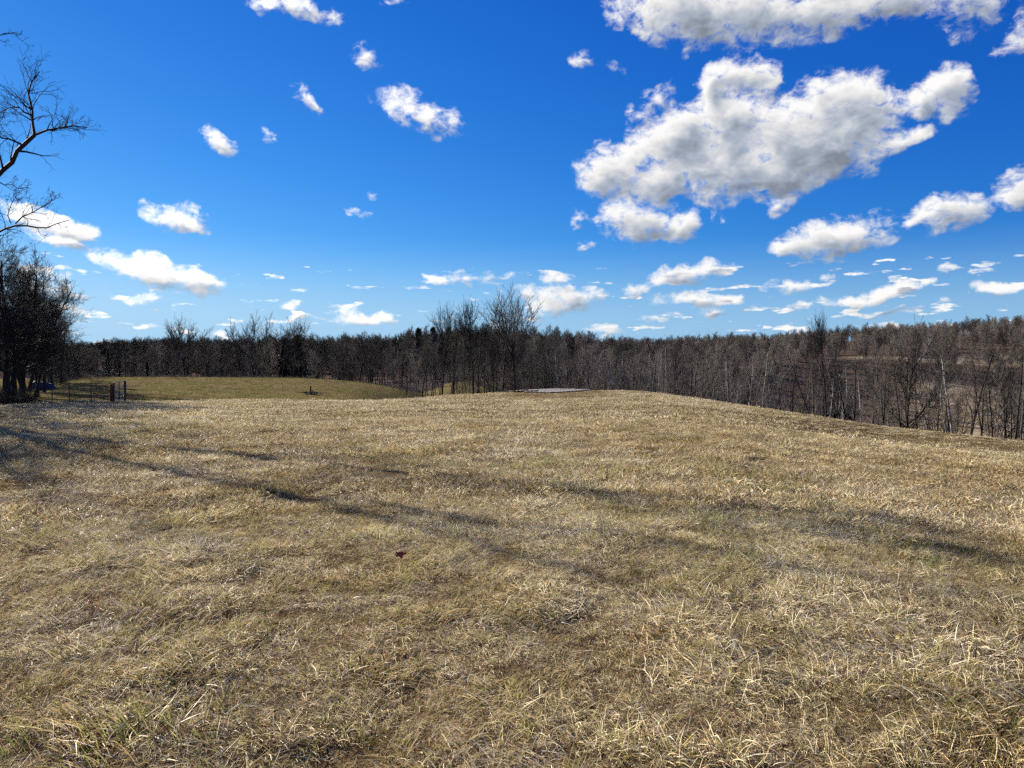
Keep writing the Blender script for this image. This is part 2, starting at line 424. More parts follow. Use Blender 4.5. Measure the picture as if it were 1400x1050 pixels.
def build_ground():
    th_in = np.linspace(R_(-52), R_(52), 460)
    th_out = np.linspace(R_(52), R_(308), 100)[1:-1]
    th = np.concatenate([th_in, th_out])
    rr = np.concatenate([np.linspace(.4, 12, 170), np.exp(np.linspace(math.log(12), math.log(4000), 420))[1:]])
    T, RR = np.meshgrid(th, rr, indexing='ij')
    X = RR * np.sin(T); Y = RR * np.cos(T); Z = height(X, Y)
    nt, nr = T.shape
    V = np.stack([X, Y, Z], -1).reshape(-1, 3)
    V = np.vstack([V, [[0, 0, 0]]])
    i = np.arange(nt); j = np.arange(nr - 1)
    I, J = np.meshgrid(i, j, indexing='ij'); I2 = (I + 1) % nt
    F = np.stack([I * nr + J, I * nr + J + 1, I2 * nr + J + 1, I2 * nr + J], -1).reshape(-1, 4)
    # small fan under the camera: quads with the centre doubled are avoided by triangles
    me = bpy.data.meshes.new('ground')
    tri = np.stack([i * nr, ((i + 1) % nt) * nr, np.full(nt, nt * nr)], -1)
    me.vertices.add(len(V)); me.vertices.foreach_set('co', V.astype(np.float32).ravel())
    nl = F.size + tri.size
    me.loops.add(nl); me.loops.foreach_set('vertex_index', np.concatenate([F.ravel(), tri[:, ::-1].ravel()]).astype(np.int32))
    me.polygons.add(len(F) + len(tri))
    me.polygons.foreach_set('loop_start', np.concatenate([np.arange(0, F.size, 4), F.size + np.arange(0, tri.size, 3)]).astype(np.int32))
    me.polygons.foreach_set('loop_total', np.concatenate([np.full(len(F), 4), np.full(len(tri), 3)]).astype(np.int32))
    me.update(calc_edges=True)
    me.polygons.foreach_set('use_smooth', [True] * len(me.polygons))
    x, y = V[:, 0], V[:, 1]
    p = px_of(x, y); cd = crest_depth(p)
    w = wood_mask(x, y)
    cd = cd + 5 * VN(x, y, 8) + 2 * VN2(x, y, 2.5)
    pasture = sstep(y, cd - 2, cd + 3) * (1 - w) * (y > 0)
    brown = sstep(p, 1100, 1130) * sstep(y, 150, 160) * (y > 0)
    set_attr(me, 'region', np.stack([w, pasture, brown, np.ones_like(w)], -1), 'FLOAT_COLOR')
    return me

def ground_material():
    m, t, b = mat('field_ground', 1.0, .0)
    geo = t.n('ShaderNodeNewGeometry'); P = geo.outputs['Position']
    at_ = t.n('ShaderNodeAttribute', attribute_name='region')
    sp = t.n('ShaderNodeSeparateColor'); t.l(at_.outputs['Color'], sp.inputs[0])
    fine = t.noise(P, 9, 6, .7); mid = t.noise(P, 1.1, 4, .6); big = t.noise(P, .13, 3, .6)
    thatch = t.ramp(t.m('ADD', t.m('MULTIPLY', fine, .6), t.m('MULTIPLY', mid, .4)),
                    [(.3, (.04, .027, .015)), (.5, (.14, .095, .05)), (.62, (.27, .20, .105)), (.8, (.42, .33, .18))])
    green = t.ramp(fine, [(.3, (.035, .038, .011)), (.5, (.12, .108, .036)), (.68, (.235, .205, .085)), (.8, (.38, .32, .17))])
    past = t.mix(t.smooth(t.m('ADD', t.m('MULTIPLY', big, .6), t.m('MULTIPLY', mid, .5)), .45, .65), green, thatch)
    pf = t.noise(P, 3, 8, .7)
    past = t.mix(t.smooth(pf, .5, .62), past, t.mix(.45, past, (.31, .27, .14, 1)))
    litter = t.ramp(t.m('ADD', t.m('MULTIPLY', t.noise(P, 1.7, 6, .7), .7), t.m('MULTIPLY', big, .3)),
                    [(.32, (.03, .023, .018)), (.5, (.10, .07, .05)), (.65, (.19, .13, .09)), (.8, (.26, .2, .15))])
    brown = t.ramp(t.noise(P, .25, 6, .65), [(.3, (.17, .11, .065)), (.5, (.33, .25, .15)), (.7, (.46, .39, .25))])
    c = t.mix(sp.outputs[1], thatch, past)
    c = t.mix(sp.outputs[2], c, brown)
    c = t.mix(sp.outputs[0], c, litter)
    t.l(c, b.inputs['Base Color'])
    bump(t, b, t.m('ADD', fine, t.noise(P, 40, 3, .6)), .9, .06)
    return m
ground_me = build_ground()
ground_me.materials.append(ground_material())
link('ground', ground_me, kind='structure')

def draped(name, pts_left, pts_right, lift, m, nx=6, ny=40):
    """strip of ground cover between two polylines laid over the terrain"""
    L = np.array(pts_left, float); Rr = np.array(pts_right, float)
    def res(a, n):
        s = np.r_[0, np.cumsum(np.hypot(*np.diff(a, axis=0).T))]
        q = np.linspace(0, s[-1], n)
        return np.stack([np.interp(q, s, a[:, 0]), np.interp(q, s, a[:, 1])], 1)
    L = res(L, ny); Rr = res(Rr, ny)
    k = np.linspace(0, 1, nx)[None, :, None]
    G = L[:, None] * (1 - k) + Rr[:, None] * k
    Z = height(G[..., 0], G[..., 1]) + lift
    V = np.concatenate([G, Z[..., None]], -1).reshape(-1, 3)
    i, j = np.meshgrid(np.arange(ny - 1), np.arange(nx - 1), indexing='ij')
    F = np.stack([i * nx + j, i * nx + j + 1, (i + 1) * nx + j + 1, (i + 1) * nx + j], -1).reshape(-1, 4)
    return link(name, new_mesh(name, V, F, m, True), kind='structure')
def P2(px, d): return ((px - 700) / FPX * d, d)

# ------------------------------------------------------------------ other ground covers
def gravel_material():
    m, t, b = mat('gravel', 1.0, .0)
    P = t.n('ShaderNodeNewGeometry').outputs['Position']
    vo = t.n('ShaderNodeTexVoronoi'); vo.inputs['Scale'].default_value = 14; t.l(P, vo.inputs['Vector'])
    v = t.n('ShaderNodeSeparateColor'); t.l(vo.outputs['Color'], v.inputs[0])
    c = t.ramp(t.m('ADD', t.m('MULTIPLY', v.outputs[0], .6), t.m('MULTIPLY', t.noise(P, 1.2, 5, .7), .4)),
               [(.2, (.08, .075, .072)), (.45, (.20, .19, .18)), (.6, (.29, .275, .262)), (.85, (.46, .44, .42))])
    t.l(c, b.inputs['Base Color'])
    bump(t, b, t.m('SUBTRACT', 1, vo.outputs['Distance']), 1, .04)
    return m
GRAVEL = gravel_material()
draped('gravel_pad', [P2(700, 57.5), P2(716, 56), P2(750, 55), P2(795, 57), P2(815, 60), P2(835, 64)],
       [P2(660, 61), P2(690, 66), P2(740, 68), P2(790, 69), P2(820, 69), P2(850, 68.5)], .06, GRAVEL, 10, 40)
draped('gravel_path', [P2(866, 59.5), P2(888, 59)], [P2(862, 63), P2(892, 62)], .05, GRAVEL, 5, 10)
def road_material():
    m, t, b = mat('pale_road', .85, .2)
    P = t.n('ShaderNodeNewGeometry').outputs['Position']
    t.l(t.ramp(t.noise(P, .8, 4, .6), [(.3, (.30, .29, .27)), (.7, (.46, .44, .41))]), b.inputs['Base Color'])
    return m
ROAD = road_material()
draped('road', [P2(1236, 404), P2(1262, 409), P2(1290, 411), P2(1322, 413)], [P2(1236, 410), P2(1262, 415), P2(1290, 417), P2(1322, 419)], .12, ROAD)
draped('farm_track', [P2(1338, 262), P2(1360, 268), P2(1385, 274), P2(1440, 282)], [P2(1336, 265), P2(1358, 272), P2(1384, 278), P2(1440, 287)], .10, ROAD)
draped('farm_track', [P2(1352, 240), P2(1380, 241), P2(1420, 241)], [P2(1352, 242), P2(1380, 243), P2(1420, 243)], .10, ROAD)

# ------------------------------------------------------------------ bark and twig materials
def bark_material(name, lo, hi, pale=None, scale=6):
    m, t, b = mat(name, .9, .12)
    tc = t.n('ShaderNodeTexCoord')
    mp = t.n('ShaderNodeMapping'); mp.inputs['Scale'].default_value = (1, 1, .22); t.l(tc.outputs['Object'], mp.inputs[0])
    nz = t.noise(mp.outputs[0], scale, 5, .65)
    c = t.ramp(nz, [(.3, lo), (.7, hi)])
    inf = t.n('ShaderNodeObjectInfo')
    c = t.mix(t.m('MULTIPLY', inf.outputs['Random'], .45), c, tuple(v * .55 for v in hi) + (1,))
    if pale:
        c = t.mix(t.smooth(t.noise(tc.outputs['Object'], .5, 3, .6), .5, .62), c, pale + (1,))
    t.l(c, b.inputs['Base Color'])
    bump(t, b, nz, .6, .03)
    return m
BARK = bark_material('bark', (.05, .042, .035), (.16, .135, .11))
TWIG = bark_material('twigs', (.10, .084, .07), (.24, .20, .165), scale=2)
BARK_L = bark_material('light_bark', (.10, .088, .075), (.30, .27, .235), pale=(.46, .43, .38))
TWIG_L = bark_material('light_twigs', (.11, .095, .08), (.26, .235, .21), scale=2)
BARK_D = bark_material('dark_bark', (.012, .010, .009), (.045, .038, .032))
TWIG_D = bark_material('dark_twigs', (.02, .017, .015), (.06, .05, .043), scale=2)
BARK_R = bark_material('russet_bark', (.05, .037, .03), (.15, .11, .09))
TWIG_R = bark_material('russet_twigs', (.095, .08, .069), (.215, .182, .157), scale=2)

# ------------------------------------------------------------------ bare trees
class Tree:
    """grows one bare tree; limbs are polylines of (point, radius)"""
    def __init__(s, seed, **k):
        s.r = random.Random(seed); s.trunk = []; s.limbs = []; s.segs = []
        s.maxlev = k.get('levels', 4); s.up = k.get('up', .10); s.wob = k.get('wob', .16)
        s.min_r = k.get('min_r', .004); s.dens = k.get('dens', 1.0)
        s.thick = k.get('thick', 3)          # levels below this one are plain twigs
    def rnd(s, k): return Vector((s.r.gauss(0, k), s.r.gauss(0, k), s.r.gauss(0, k)))
    def grow(s, p, d, L, r, lev, lo=.25, nch=None, ang=(28, 62), n=None):
        R = s.r
        n = n or max(3, int({0: 12, 1: 8, 2: 6, 3: 4, 4: 3}.get(lev, 2)))
        pts = [(p.copy(), r)]; step = L / n; d = d.normalized()
        end = .32 if lev == 0 else .25
        for i in range(n):
            w = s.wob * (.5 if lev == 0 else 1.0 + .25 * lev)
            d = (d + s.rnd(w * .55) + Vector((0, 0, s.up * (1 if lev else .6)))).normalized()
            p = p + d * step
            t = (i + 1) / n
            pts.append((p.copy(), max(r * (1 - (1 - end) * t ** .9), s.min_r * .6)))
        if lev == 0: s.trunk.append(pts)
        elif lev < s.thick: s.limbs.append(pts)
        for a, b in zip(pts[:-1], pts[1:]):
            if lev >= s.thick: s.segs.append((a[0], b[0], a[1], b[1]))
        if lev >= s.maxlev: return pts
        if nch is None: nch = int(s.dens * {0: 15, 1: 9, 2: 6, 3: 4, 4: 3}.get(lev, 2))
        az = R.uniform(0, 6.28)
        for k in range(nch):
            t = lo + (1 - lo) * ((k + R.random() * .9) / nch)
            f = t * n; i = min(int(f), n - 1); q = f - i
            bp = pts[i][0].lerp(pts[i + 1][0], q); br = pts[i][1] * (1 - q) + pts[i + 1][1] * q
            ax = (pts[i + 1][0] - pts[i][0]).normalized()
            az += 2.4 + R.uniform(-.5, .5)
            o = ax.orthogonal().normalized(); o2 = ax.cross(o)
            side = o * math.cos(az) + o2 * math.sin(az)
            an = R_(R.uniform(*ang)) * (1.0 if lev == 0 else .95)
            nd = ax * math.cos(an) + side * math.sin(an)
            ln = L * R.uniform(.75, 1.15) * {0: .40, 1: .52, 2: .55, 3: .58}.get(lev, .6) * (1 - .55 * (t - lo) / (1 - lo) if lev == 0 else 1 - .45 * t)
            rr = min(br * .72, br * R.uniform(.42, .66))
            if lev >= 1: rr = min(rr, ln * .012 + .003)
            s.grow(bp, nd, ln, max(rr, s.min_r), lev + 1, .15, None, (24, 58))
        # the tip forks on
        if lev < s.maxlev and lev > 0:
            for q in range(2):
                nd = (pts[-1][0] - pts[-2][0]).normalized() + s.rnd(.35)
                s.grow(pts[-1][0], nd, L * .45, pts[-1][1] * .8, min(lev + 2, s.maxlev), .1, None)
        return pts

def tube_arrays(lines, sides):
    VV = []; FF = []; base = 0
    ca = np.cos(np.arange(sides) * 2 * math.pi / sides); sa = np.sin(np.arange(sides) * 2 * math.pi / sides)
    for pts in lines:
        P = np.array([tuple(p) for p, _ in pts]); Rr = np.array([r for _, r in pts]); n = len(P)
        T = np.gradient(P, axis=0); T /= np.linalg.norm(T, axis=1, keepdims=True) + 1e-9
        ref = np.array([0, 0, 1.0]) if abs(T[0, 2]) < .8 else np.array([1.0, 0, 0])
        U = np.cross(T, ref); U /= np.linalg.norm(U, axis=1, keepdims=True) + 1e-9
        W = np.cross(T, U)
        ring = P[:, None] + Rr[:, None, None] * (U[:, None] * ca[None, :, None] + W[:, None] * sa[None, :, None])
        VV.append(ring.reshape(-1, 3))
        i, j = np.meshgrid(np.arange(n - 1), np.arange(sides), indexing='ij'); j2 = (j + 1) % sides
        FF.append(base + np.stack([i * sides + j, i * sides + j2, (i + 1) * sides + j2, (i + 1) * sides + j], -1).reshape(-1, 4))
        base += n * sides
    return VV, FF, base
def seg_arrays(segs, base):
    """three sided twigs, all at once"""
    if not segs: return [], []
    A = np.array([tuple(s[0]) for s in segs]); B = np.array([tuple(s[1]) for s in segs])
    ra = np.array([s[2] for s in segs]); rb = np.array([s[3] for s in segs])
    T = B - A; ln = np.linalg.norm(T, axis=1, keepdims=True) + 1e-9; T /= ln
    ref = np.where(np.abs(T[:, 2:3]) < .8, np.array([[0, 0, 1.0]]), np.array([[1.0, 0, 0]]))
    U = np.cross(T, ref); U /= np.linalg.norm(U, axis=1, keepdims=True) + 1e-9; W = np.cross(T, U)
    out = []
    for C, r in ((A, ra), (B, rb)):
        for k in range(3):
            a = 2.0944 * k; out.append(C + r[:, None] * (U * math.cos(a) + W * math.sin(a)))
    V = np.stack(out, 1).reshape(-1, 3); n = len(A)
    o = base + 6 * np.arange(n)[:, None]
    F = np.concatenate([o + np.array([[0, 1, 4, 3]]), o + np.array([[1, 2, 5, 4]]), o + np.array([[2, 0, 3, 5]])], 0)
    return [V], [F]
def tree_meshes(tr, name, bark, twig, sides=7):
    v, f, _ = tube_arrays(tr.trunk, sides)
    tm = new_mesh(name + '_trunk', np.vstack(v), np.vstack(f), bark, True)
    v, f, n = tube_arrays(tr.limbs, 4) if tr.limbs else ([], [], 0)
    v2, f2 = seg_arrays(tr.segs, n)
    cm = new_mesh(name + '_crown', np.vstack(v + v2), np.vstack(f + f2), twig, False)
    return tm, cm

def forest_tree(seed, H, r, lo=.45, spread=.40, levels=4, dens=1.0, lean=.03, up=.1, ang=(25, 55), wob=.14, stems=1, thick=2, min_r=.006):
    tr = Tree(seed, levels=levels, dens=dens, up=up, wob=wob, thick=thick, min_r=min_r)
    R = tr.r
    for k in range(stems):
        d = Vector((R.gauss(0, lean) + (.12 * math.cos(2.1 * k) if stems > 1 else 0), R.gauss(0, lean) + (.12 * math.sin(2.1 * k) if stems > 1 else 0), 1))
        p = Vector((.25 * math.cos(2.1 * k), .25 * math.sin(2.1 * k), -.6)) if stems > 1 else Vector((0, 0, -.6))
        tr.grow(p, d, H * (1 - .15 * k) , r * (1 - .2 * k), 0, lo, None, ang)
    # flare at the foot
    for t in tr.trunk:
        t[0] = (t[0][0], t[0][1] * 1.5)
    return tr

def fan_tree(seed, H, r, fork=.55, limbs=5, open_=(12, 40), low=3, min_r=.016, levels=3):
    """straight stem that breaks into a fan of rising limbs"""
    tr = Tree(seed, levels=levels, dens=.95, up=.10, wob=.15, thick=2, min_r=min_r); R = tr.r
    m = tr.maxlev; tr.maxlev = 0
    pts = tr.grow(Vector((0, 0, -.6)), Vector((R.gauss(0, .03), R.gauss(0, .03), 1)), H * fork, r, 0)
    tr.maxlev = m
    n = len(pts)
    for i in range(n): pts[i] = (pts[i][0], r * (1 - .42 * i / n))
    az = R.uniform(0, 6.28)
    for k in range(limbs):
        az += 6.283 / limbs * R.uniform(.8, 1.2); a = R_(R.uniform(*open_)); a = R_(6) if k == 0 else a
        d = Vector((math.cos(az) * math.sin(a), math.sin(az) * math.sin(a), math.cos(a)))
        q = pts[-1 - (k % 3)]
        tr.grow(q[0], d, H * (1 - fork) * R.uniform(.85, 1.1), q[1] * (.75 if k == 0 else .55), 1, .25, 14, (20, 52))
    for k in range(low):
        q = pts[int(n * R.uniform(.4, .85))]; az += 2.2; a = R_(R.uniform(35, 65))
        tr.grow(q[0], Vector((math.cos(az) * math.sin(a), math.sin(az) * math.sin(a), math.cos(a))), H * .2 * R.uniform(.6, 1.2), q[1] * .3, 1, .3, 6, (25, 60))
    return tr

PROTO = {}
def proto(kind, i, fn, bark, twig):
    PROTO.setdefault(kind, []).append(tree_meshes(fn, '%s_%d' % (kind, i), bark, twig))
# straight forest-edge trees with high crowns
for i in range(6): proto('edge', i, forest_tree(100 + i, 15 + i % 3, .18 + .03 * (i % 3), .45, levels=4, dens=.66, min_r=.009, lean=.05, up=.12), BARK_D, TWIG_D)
# mixed grey-brown trees of the slope
for i in range(5): proto('slope', i, forest_tree(200 + i, 13 + i % 3, .17 + .03 * (i % 3), .38, levels=4, dens=.56, lean=.07, min_r=.009, up=.04, ang=(30, 65)), (BARK_D, BARK)[i % 2], (TWIG, TWIG_R)[i % 2])
# pale barked ones
for i in range(3): proto('pale', i, forest_tree(300 + i, 14 + i, .17, .4, levels=4, dens=.72, lean=.07, ang=(28, 65), up=.05, min_r=.009), BARK_L, TWIG_L)
# slender saplings with few limbs
for i in range(6): proto('stick', i, forest_tree(450 + i, 13 + i % 3, .13, .35, levels=2 + i % 2, dens=.55, lean=.09, ang=(25, 60), min_r=.012, thick=2, up=.08, wob=.2), (BARK_D, BARK, BARK_L)[i % 3], (TWIG_D, TWIG, TWIG_L)[i % 3])
for i in range(4): proto('slender', i, forest_tree(400 + i, 11 + i, .11, .3, levels=3, dens=.7, min_r=.008, lean=.08, ang=(22, 50)), (BARK, BARK_D, BARK_R, BARK)[i], (TWIG, TWIG_D, TWIG_R, TWIG_L)[i])
# small, thick-set trees for the far woods, kept light
for i in range(6): proto('far', i, forest_tree(500 + i, 13 + i % 3, .2, .22, levels=3, dens=1.35, lean=.05, min_r=.022, thick=1, wob=.2), (BARK, BARK_R, BARK)[i % 3], (TWIG, TWIG_R, TWIG_D, TWIG, TWIG_L, TWIG_R)[i])

def put_tree(kind, i, x, y, scale=1.0, rz=0.0, name='bare_tree', label=None, group=None, cat='tree', z=None, tilt=(0, 0), sx=1.0):
    if z is None: z = float(height(x, y))
    tm, cm = PROTO[kind][i % len(PROTO[kind])]
    e = link(name, None, None, (x, y, z), label=label, category=cat, group=group)
    e.rotation_euler = (tilt[0], tilt[1], rz); e.scale = (scale * sx, scale * sx, scale)
    link('trunk', tm, e); link('crown', cm, e)
    return e

# ---- single trees one can tell apart: (kind, variant, column, depth, height of the top row, label)
def top_scale(kind, i, px, d, row):
    x, y, z = at(px, d)
    me = PROTO[kind][i % len(PROTO[kind])][1]; c = np.empty(len(me.vertices) * 3, np.float32); me.vertices.foreach_get('co', c)
    H = float(np.percentile(c[2::3], 98.3 if kind in ('open', 'tall') else 99.8))
    return (zy(d, row) - z) / H
TALL = {}
def solo(kind, i, px, d, row, label, rz=0, sx=1.0, name='bare_tree', tilt=(0, 0)):
    x, y, z = at(px, d); s = top_scale(kind, i, px, d, row)
    return put_tree(kind, i, x, y, s, rz, name, label, sx=sx, tilt=tilt)
# open-grown trees whose crowns stand above the ridge
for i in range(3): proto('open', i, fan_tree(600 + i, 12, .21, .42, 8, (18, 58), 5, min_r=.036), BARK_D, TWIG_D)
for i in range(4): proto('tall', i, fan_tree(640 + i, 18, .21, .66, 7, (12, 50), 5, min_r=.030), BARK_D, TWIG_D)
solo('open', 0, 253, 118, 441, 'round crowned bare tree standing alone above the ridge, behind the mown knoll on the left', 0)
solo('open', 1, 347, 114, 436, 'big bare tree with a broad crown behind the middle of the mown knoll', 2)
solo('open', 2, 402, 116, 441, 'bare tree beside two dark cedars behind the right part of the mown knoll', 4)
solo('edge', 1, 471, 104, 452, 'slim dark tree at the right end of the mown knoll, left of its close twin', 1, .8)
solo('edge', 3, 478, 102, 456, 'slim dark tree at the right end of the mown knoll, right of its close twin', 3, .8)
solo('tall', 0, 603, 84, 422, 'tall tree with a small flat crown above the ridge, leftmost of the three tallest', 0.4, .8)
solo('tall', 1, 648, 82, 416, 'tall straight dark tree with a fan shaped crown, middle one of the three tallest', 2.2, .85)
solo('tall', 2, 708, 80, 403, 'tallest bare tree in view, crown well above the ridge beside the gravel pad', 1.2, 1.0)
solo('tall', 3, 684, 84, 416, 'tall forked tree close left of the tallest bare tree', 3.2, .8)
solo('tall', 3, 621, 92, 438, 'thin tree with a sparse top between the two tall crowns above the ridge', 5.2, .7)
solo('pale', 0, 840, 74, 470, 'pale trunked tree with a white foot behind the grassy mound', 0)
solo('pale', 1, 1050, 74, 462, 'wide pale crowned tree behind the crest where the field starts to fall', 1)
solo('tall', 1, 1132, 66, 434, 'tall thin leaning snag with a bare crooked top above the ridge line', 2, .7, tilt=(0, .03))
solo('pale', 2, 1306, 62, 462, 'pale straight tree rising beyond the lower edge of the mown slope', 4)
solo('edge', 2, 1387, 58, 455, 'thin brown tree beside the bare earth bank at the right edge', 5, .7)
solo('pale', 1, 1408, 60, 460, 'light barked tree half cut off by the right edge of the view', 2, .8)
solo('edge', 4, 1348, 60, 468, 'forked dark tree left of the brown meadow strip', 3, .75)
solo('open', 1, 1248, 78, 462, 'spreading grey tree in front of the road across the valley', 1, .9)

# ivy-clad snags behind the knoll
def ivy_material():
    m, t, b = mat('ivy', .7, .3)
    P = t.n('ShaderNodeTexCoord').outputs['Object']
    t.l(t.ramp(t.noise(P, 5, 3, .6), [(.3, (.008, .011, .005)), (.7, (.035, .045, .018))]), b.inputs['Base Color'])
    return m
IVY = ivy_material()
def leaf_cloud(name, pts, size, m, seed=0):
    """many leaf sized faces at the given points"""
    R = np.random.RandomState(seed); n = len(pts)
    a = R.normal(size=(n, 3)); a /= np.linalg.norm(a, axis=1, keepdims=True)
    b = np.cross(a, R.normal(size=(n, 3))); b /= np.linalg.norm(b, axis=1, keepdims=True)
    s = size * R.uniform(.5, 1.3, (n, 1))
    V = np.stack([pts - a * s, pts + b * s * .6, pts + a * s, pts - b * s * .6], 1).reshape(-1, 3)
    return new_mesh(name, V, np.arange(4 * n).reshape(-1, 4), m)
def ivy_mesh(seed, H, w):
    R = np.random.RandomState(seed); n = 5200
    z = R.rand(n) ** .85 * H; a = R.rand(n) * 6.283
    rad = w * (1 - (z / H) ** 1.6) * (.62 + .38 * np.sin(3 * a + z * 1.3 + seed) * np.sin(z * 2.1)) * np.sqrt(R.rand(n)) + .05
    return leaf_cloud('ivy', np.stack([rad * np.cos(a), rad * np.sin(a), z], 1), .13, IVY, seed)
def ivy_tree(px, d, row, w, seed, label, kind='slender', i=1):
    x, y, z = at(px, d); s = top_scale(kind, i, px, d, row)
    e = put_tree(kind, i, x, y, s, seed, 'ivy_clad_tree', label)
    o = link('ivy', ivy_mesh(seed, (zy(d, row + 8) - z) / s * (1 if w > .7 else .6), w / s), e)
    return e
ivy_tree(148, 108, 474, 1.0, 3, 'dark spire shaped snag wrapped in ivy behind the small wooden frame on the knoll')
ivy_tree(163, 108, 474, .5, 5, 'crooked two-armed tree with ivy on its stem, second dark snag behind the knoll', 'edge', 2)
ivy_tree(201, 108, 468, .55, 8, 'thin dark tree with an ivy covered foot, third snag along the knoll', 'edge', 0)

# small evergreens showing dark in the woods
def evergreen_mesh(seed, H=9, w=2.2):
    R = np.random.RandomState(seed); P = []
    for k in range(46):
        z = H * (.16 + .84 * (k / 46)); L = w * (1 - (z / H) ** 1.3) * R.uniform(.75, 1.1) + .2
        for q in range(8):
            a = R.rand() * 6.283; n = 26; t = R.rand(n) ** .7
            c = np.stack([np.cos(a) * L * t, np.sin(a) * L * t, z - .35 * L * t + .1 * t * t], 1)
            P.append(c + R.normal(scale=.13, size=(n, 3)))
    return leaf_cloud('needles', np.vstack(P), .16, EVER, seed)
def ever_material():
    m, t, b = mat('evergreen', .7, .25)
    P = t.n('ShaderNodeTexCoord').outputs['Object']
    t.l(t.ramp(t.noise(P, 1.4, 4, .6), [(.3, (.016, .022, .012)), (.7, (.045, .058, .030))]), b.inputs['Base Color'])
    return m
EVER = ever_material()
EVM = [evergreen_mesh(s) for s in (1, 2)]
v_, f_, _n = tube_arrays([[(Vector((0, 0, -.4)), .16), (Vector((.03, 0, 4)), .10), (Vector((0, .02, 8.6)), .02)]], 6)
EVT = new_mesh('evergreen_trunk', np.vstack(v_), np.vstack(f_), BARK_D, True)
EV = [(1146, 120, 516, 'small olive green cedar among the bare trees on the falling slope'),
      (407, 140, 459, 'dark cedar standing close to the bare tree behind the right part of the knoll'), (390, 142, 464, 'dark cedar left of the one behind the knoll tree'),
      (592, 250, 448, 'dark pine breaking the ridge line left of the tallest trees'), (572, 255, 449, 'dark pine on the ridge, left of its neighbour')]
for k, (px, d, row, lab) in enumerate(EV):
    x, y, z = at(px, d); s = (zy(d, row) - z) / 9
    e = link('cedar_tree', None, None, (x, y, z), label=lab, category='tree'); e.scale = (s, s, s); e.rotation_euler = (0, 0, k)
    link('trunk', EVT, e); link('crown', EVM[k % 2], e)

# ---- the belt of trees along the crest and behind the knoll: every one its own tree
RB = random.Random(12)
def mesh_top(me):
    c = np.empty(len(me.vertices) * 3, np.float32); me.vertices.foreach_get('co', c)
    return float(np.percentile(c[2::3], 99.5))
TOPS = {k: [mesh_top(cm) for tm, cm in v] for k, v in PROTO.items()}
RIDGE = ([0, 110, 200, 300, 380, 460, 550, 600, 700, 760, 820, 860, 900, 960, 1040, 1100, 1200, 1300, 1400], [472, 470, 463, 462, 459, 455, 450, 446, 444, 443, 454, 457, 455, 450, 447, 443, 440, 435, 429])
def band(n, p0, p1, d0, d1, kinds, group, label, below=(6, 45), pw=1.0):
    """trees of one stretch of wood; their tops end that many rows below the ridge line"""
    for q in range(n):
        px = p0 + (p1 - p0) * (q + RB.random()) / n
        dd = np.interp(px, [0, 110, 420, 500, 560, 620, 690, 760, 880, 1050, 1200, 1400], [108, 109, 108, 100, 88, 76, 76, 70, 72, 68, 63, 56])
        d = dd + d0 + (d1 - d0) * RB.random() ** pw
        kd, i = RB.choice(kinds)
        x, y, z = at(px, d)
        row = np.interp(px, *RIDGE) + RB.uniform(*below)
        s_ = min(max((zy(d, row) - z) / TOPS[kd][i % len(TOPS[kd])], .25), 1.5)
        put_tree(kd, i, x, y, s_, RB.uniform(0, 6.28), 'bare_tree', label, group, sx=RB.uniform(.85, 1.2), tilt=(RB.gauss(0, .03), RB.gauss(0, .03)))
E = [('edge', i) for i in range(6)]; S = [('slope', i) for i in range(5)]; PL = [('pale', i) for i in range(3)]; SL = [('slender', i) for i in range(4)]; ST = [('stick', i) for i in range(6)]
band(44, 105, 470, 0, 22, E + S[:2] + SL[:2], 'dark bare trees behind the mown knoll', 'dark leafless tree in the wood edge behind the mown knoll', (5, 34))
band(66, 500, 760, 2, 34, E + E + SL[:2] + [('slope', 0), ('slope', 2)], 'dark bare trees left of the gravel pad', 'dark slim leafless tree beyond the crest, left of the gravel pad', (6, 66), 1.2)
band(60, 745, 1000, 2, 40, S + SL + E[:2] + PL[:1] + ST, 'grey bare trees behind the gravel pad', 'grey brown leafless tree in the wood beyond the gravel pad', (4, 40), 1.2)
band(38, 990, 1220, 2, 44, S[:2] + SL + ST + ST + PL, 'brown bare trees beyond the falling crest', 'brown leafless tree below the falling crest of the field', (20, 95), 1.2)
band(28, 1205, 1450, 2, 26, ST + ST + SL, 'thin bare trees below the mown slope', 'thin leafless tree beyond the lower edge of the mown slope', (30, 100), 1.2)

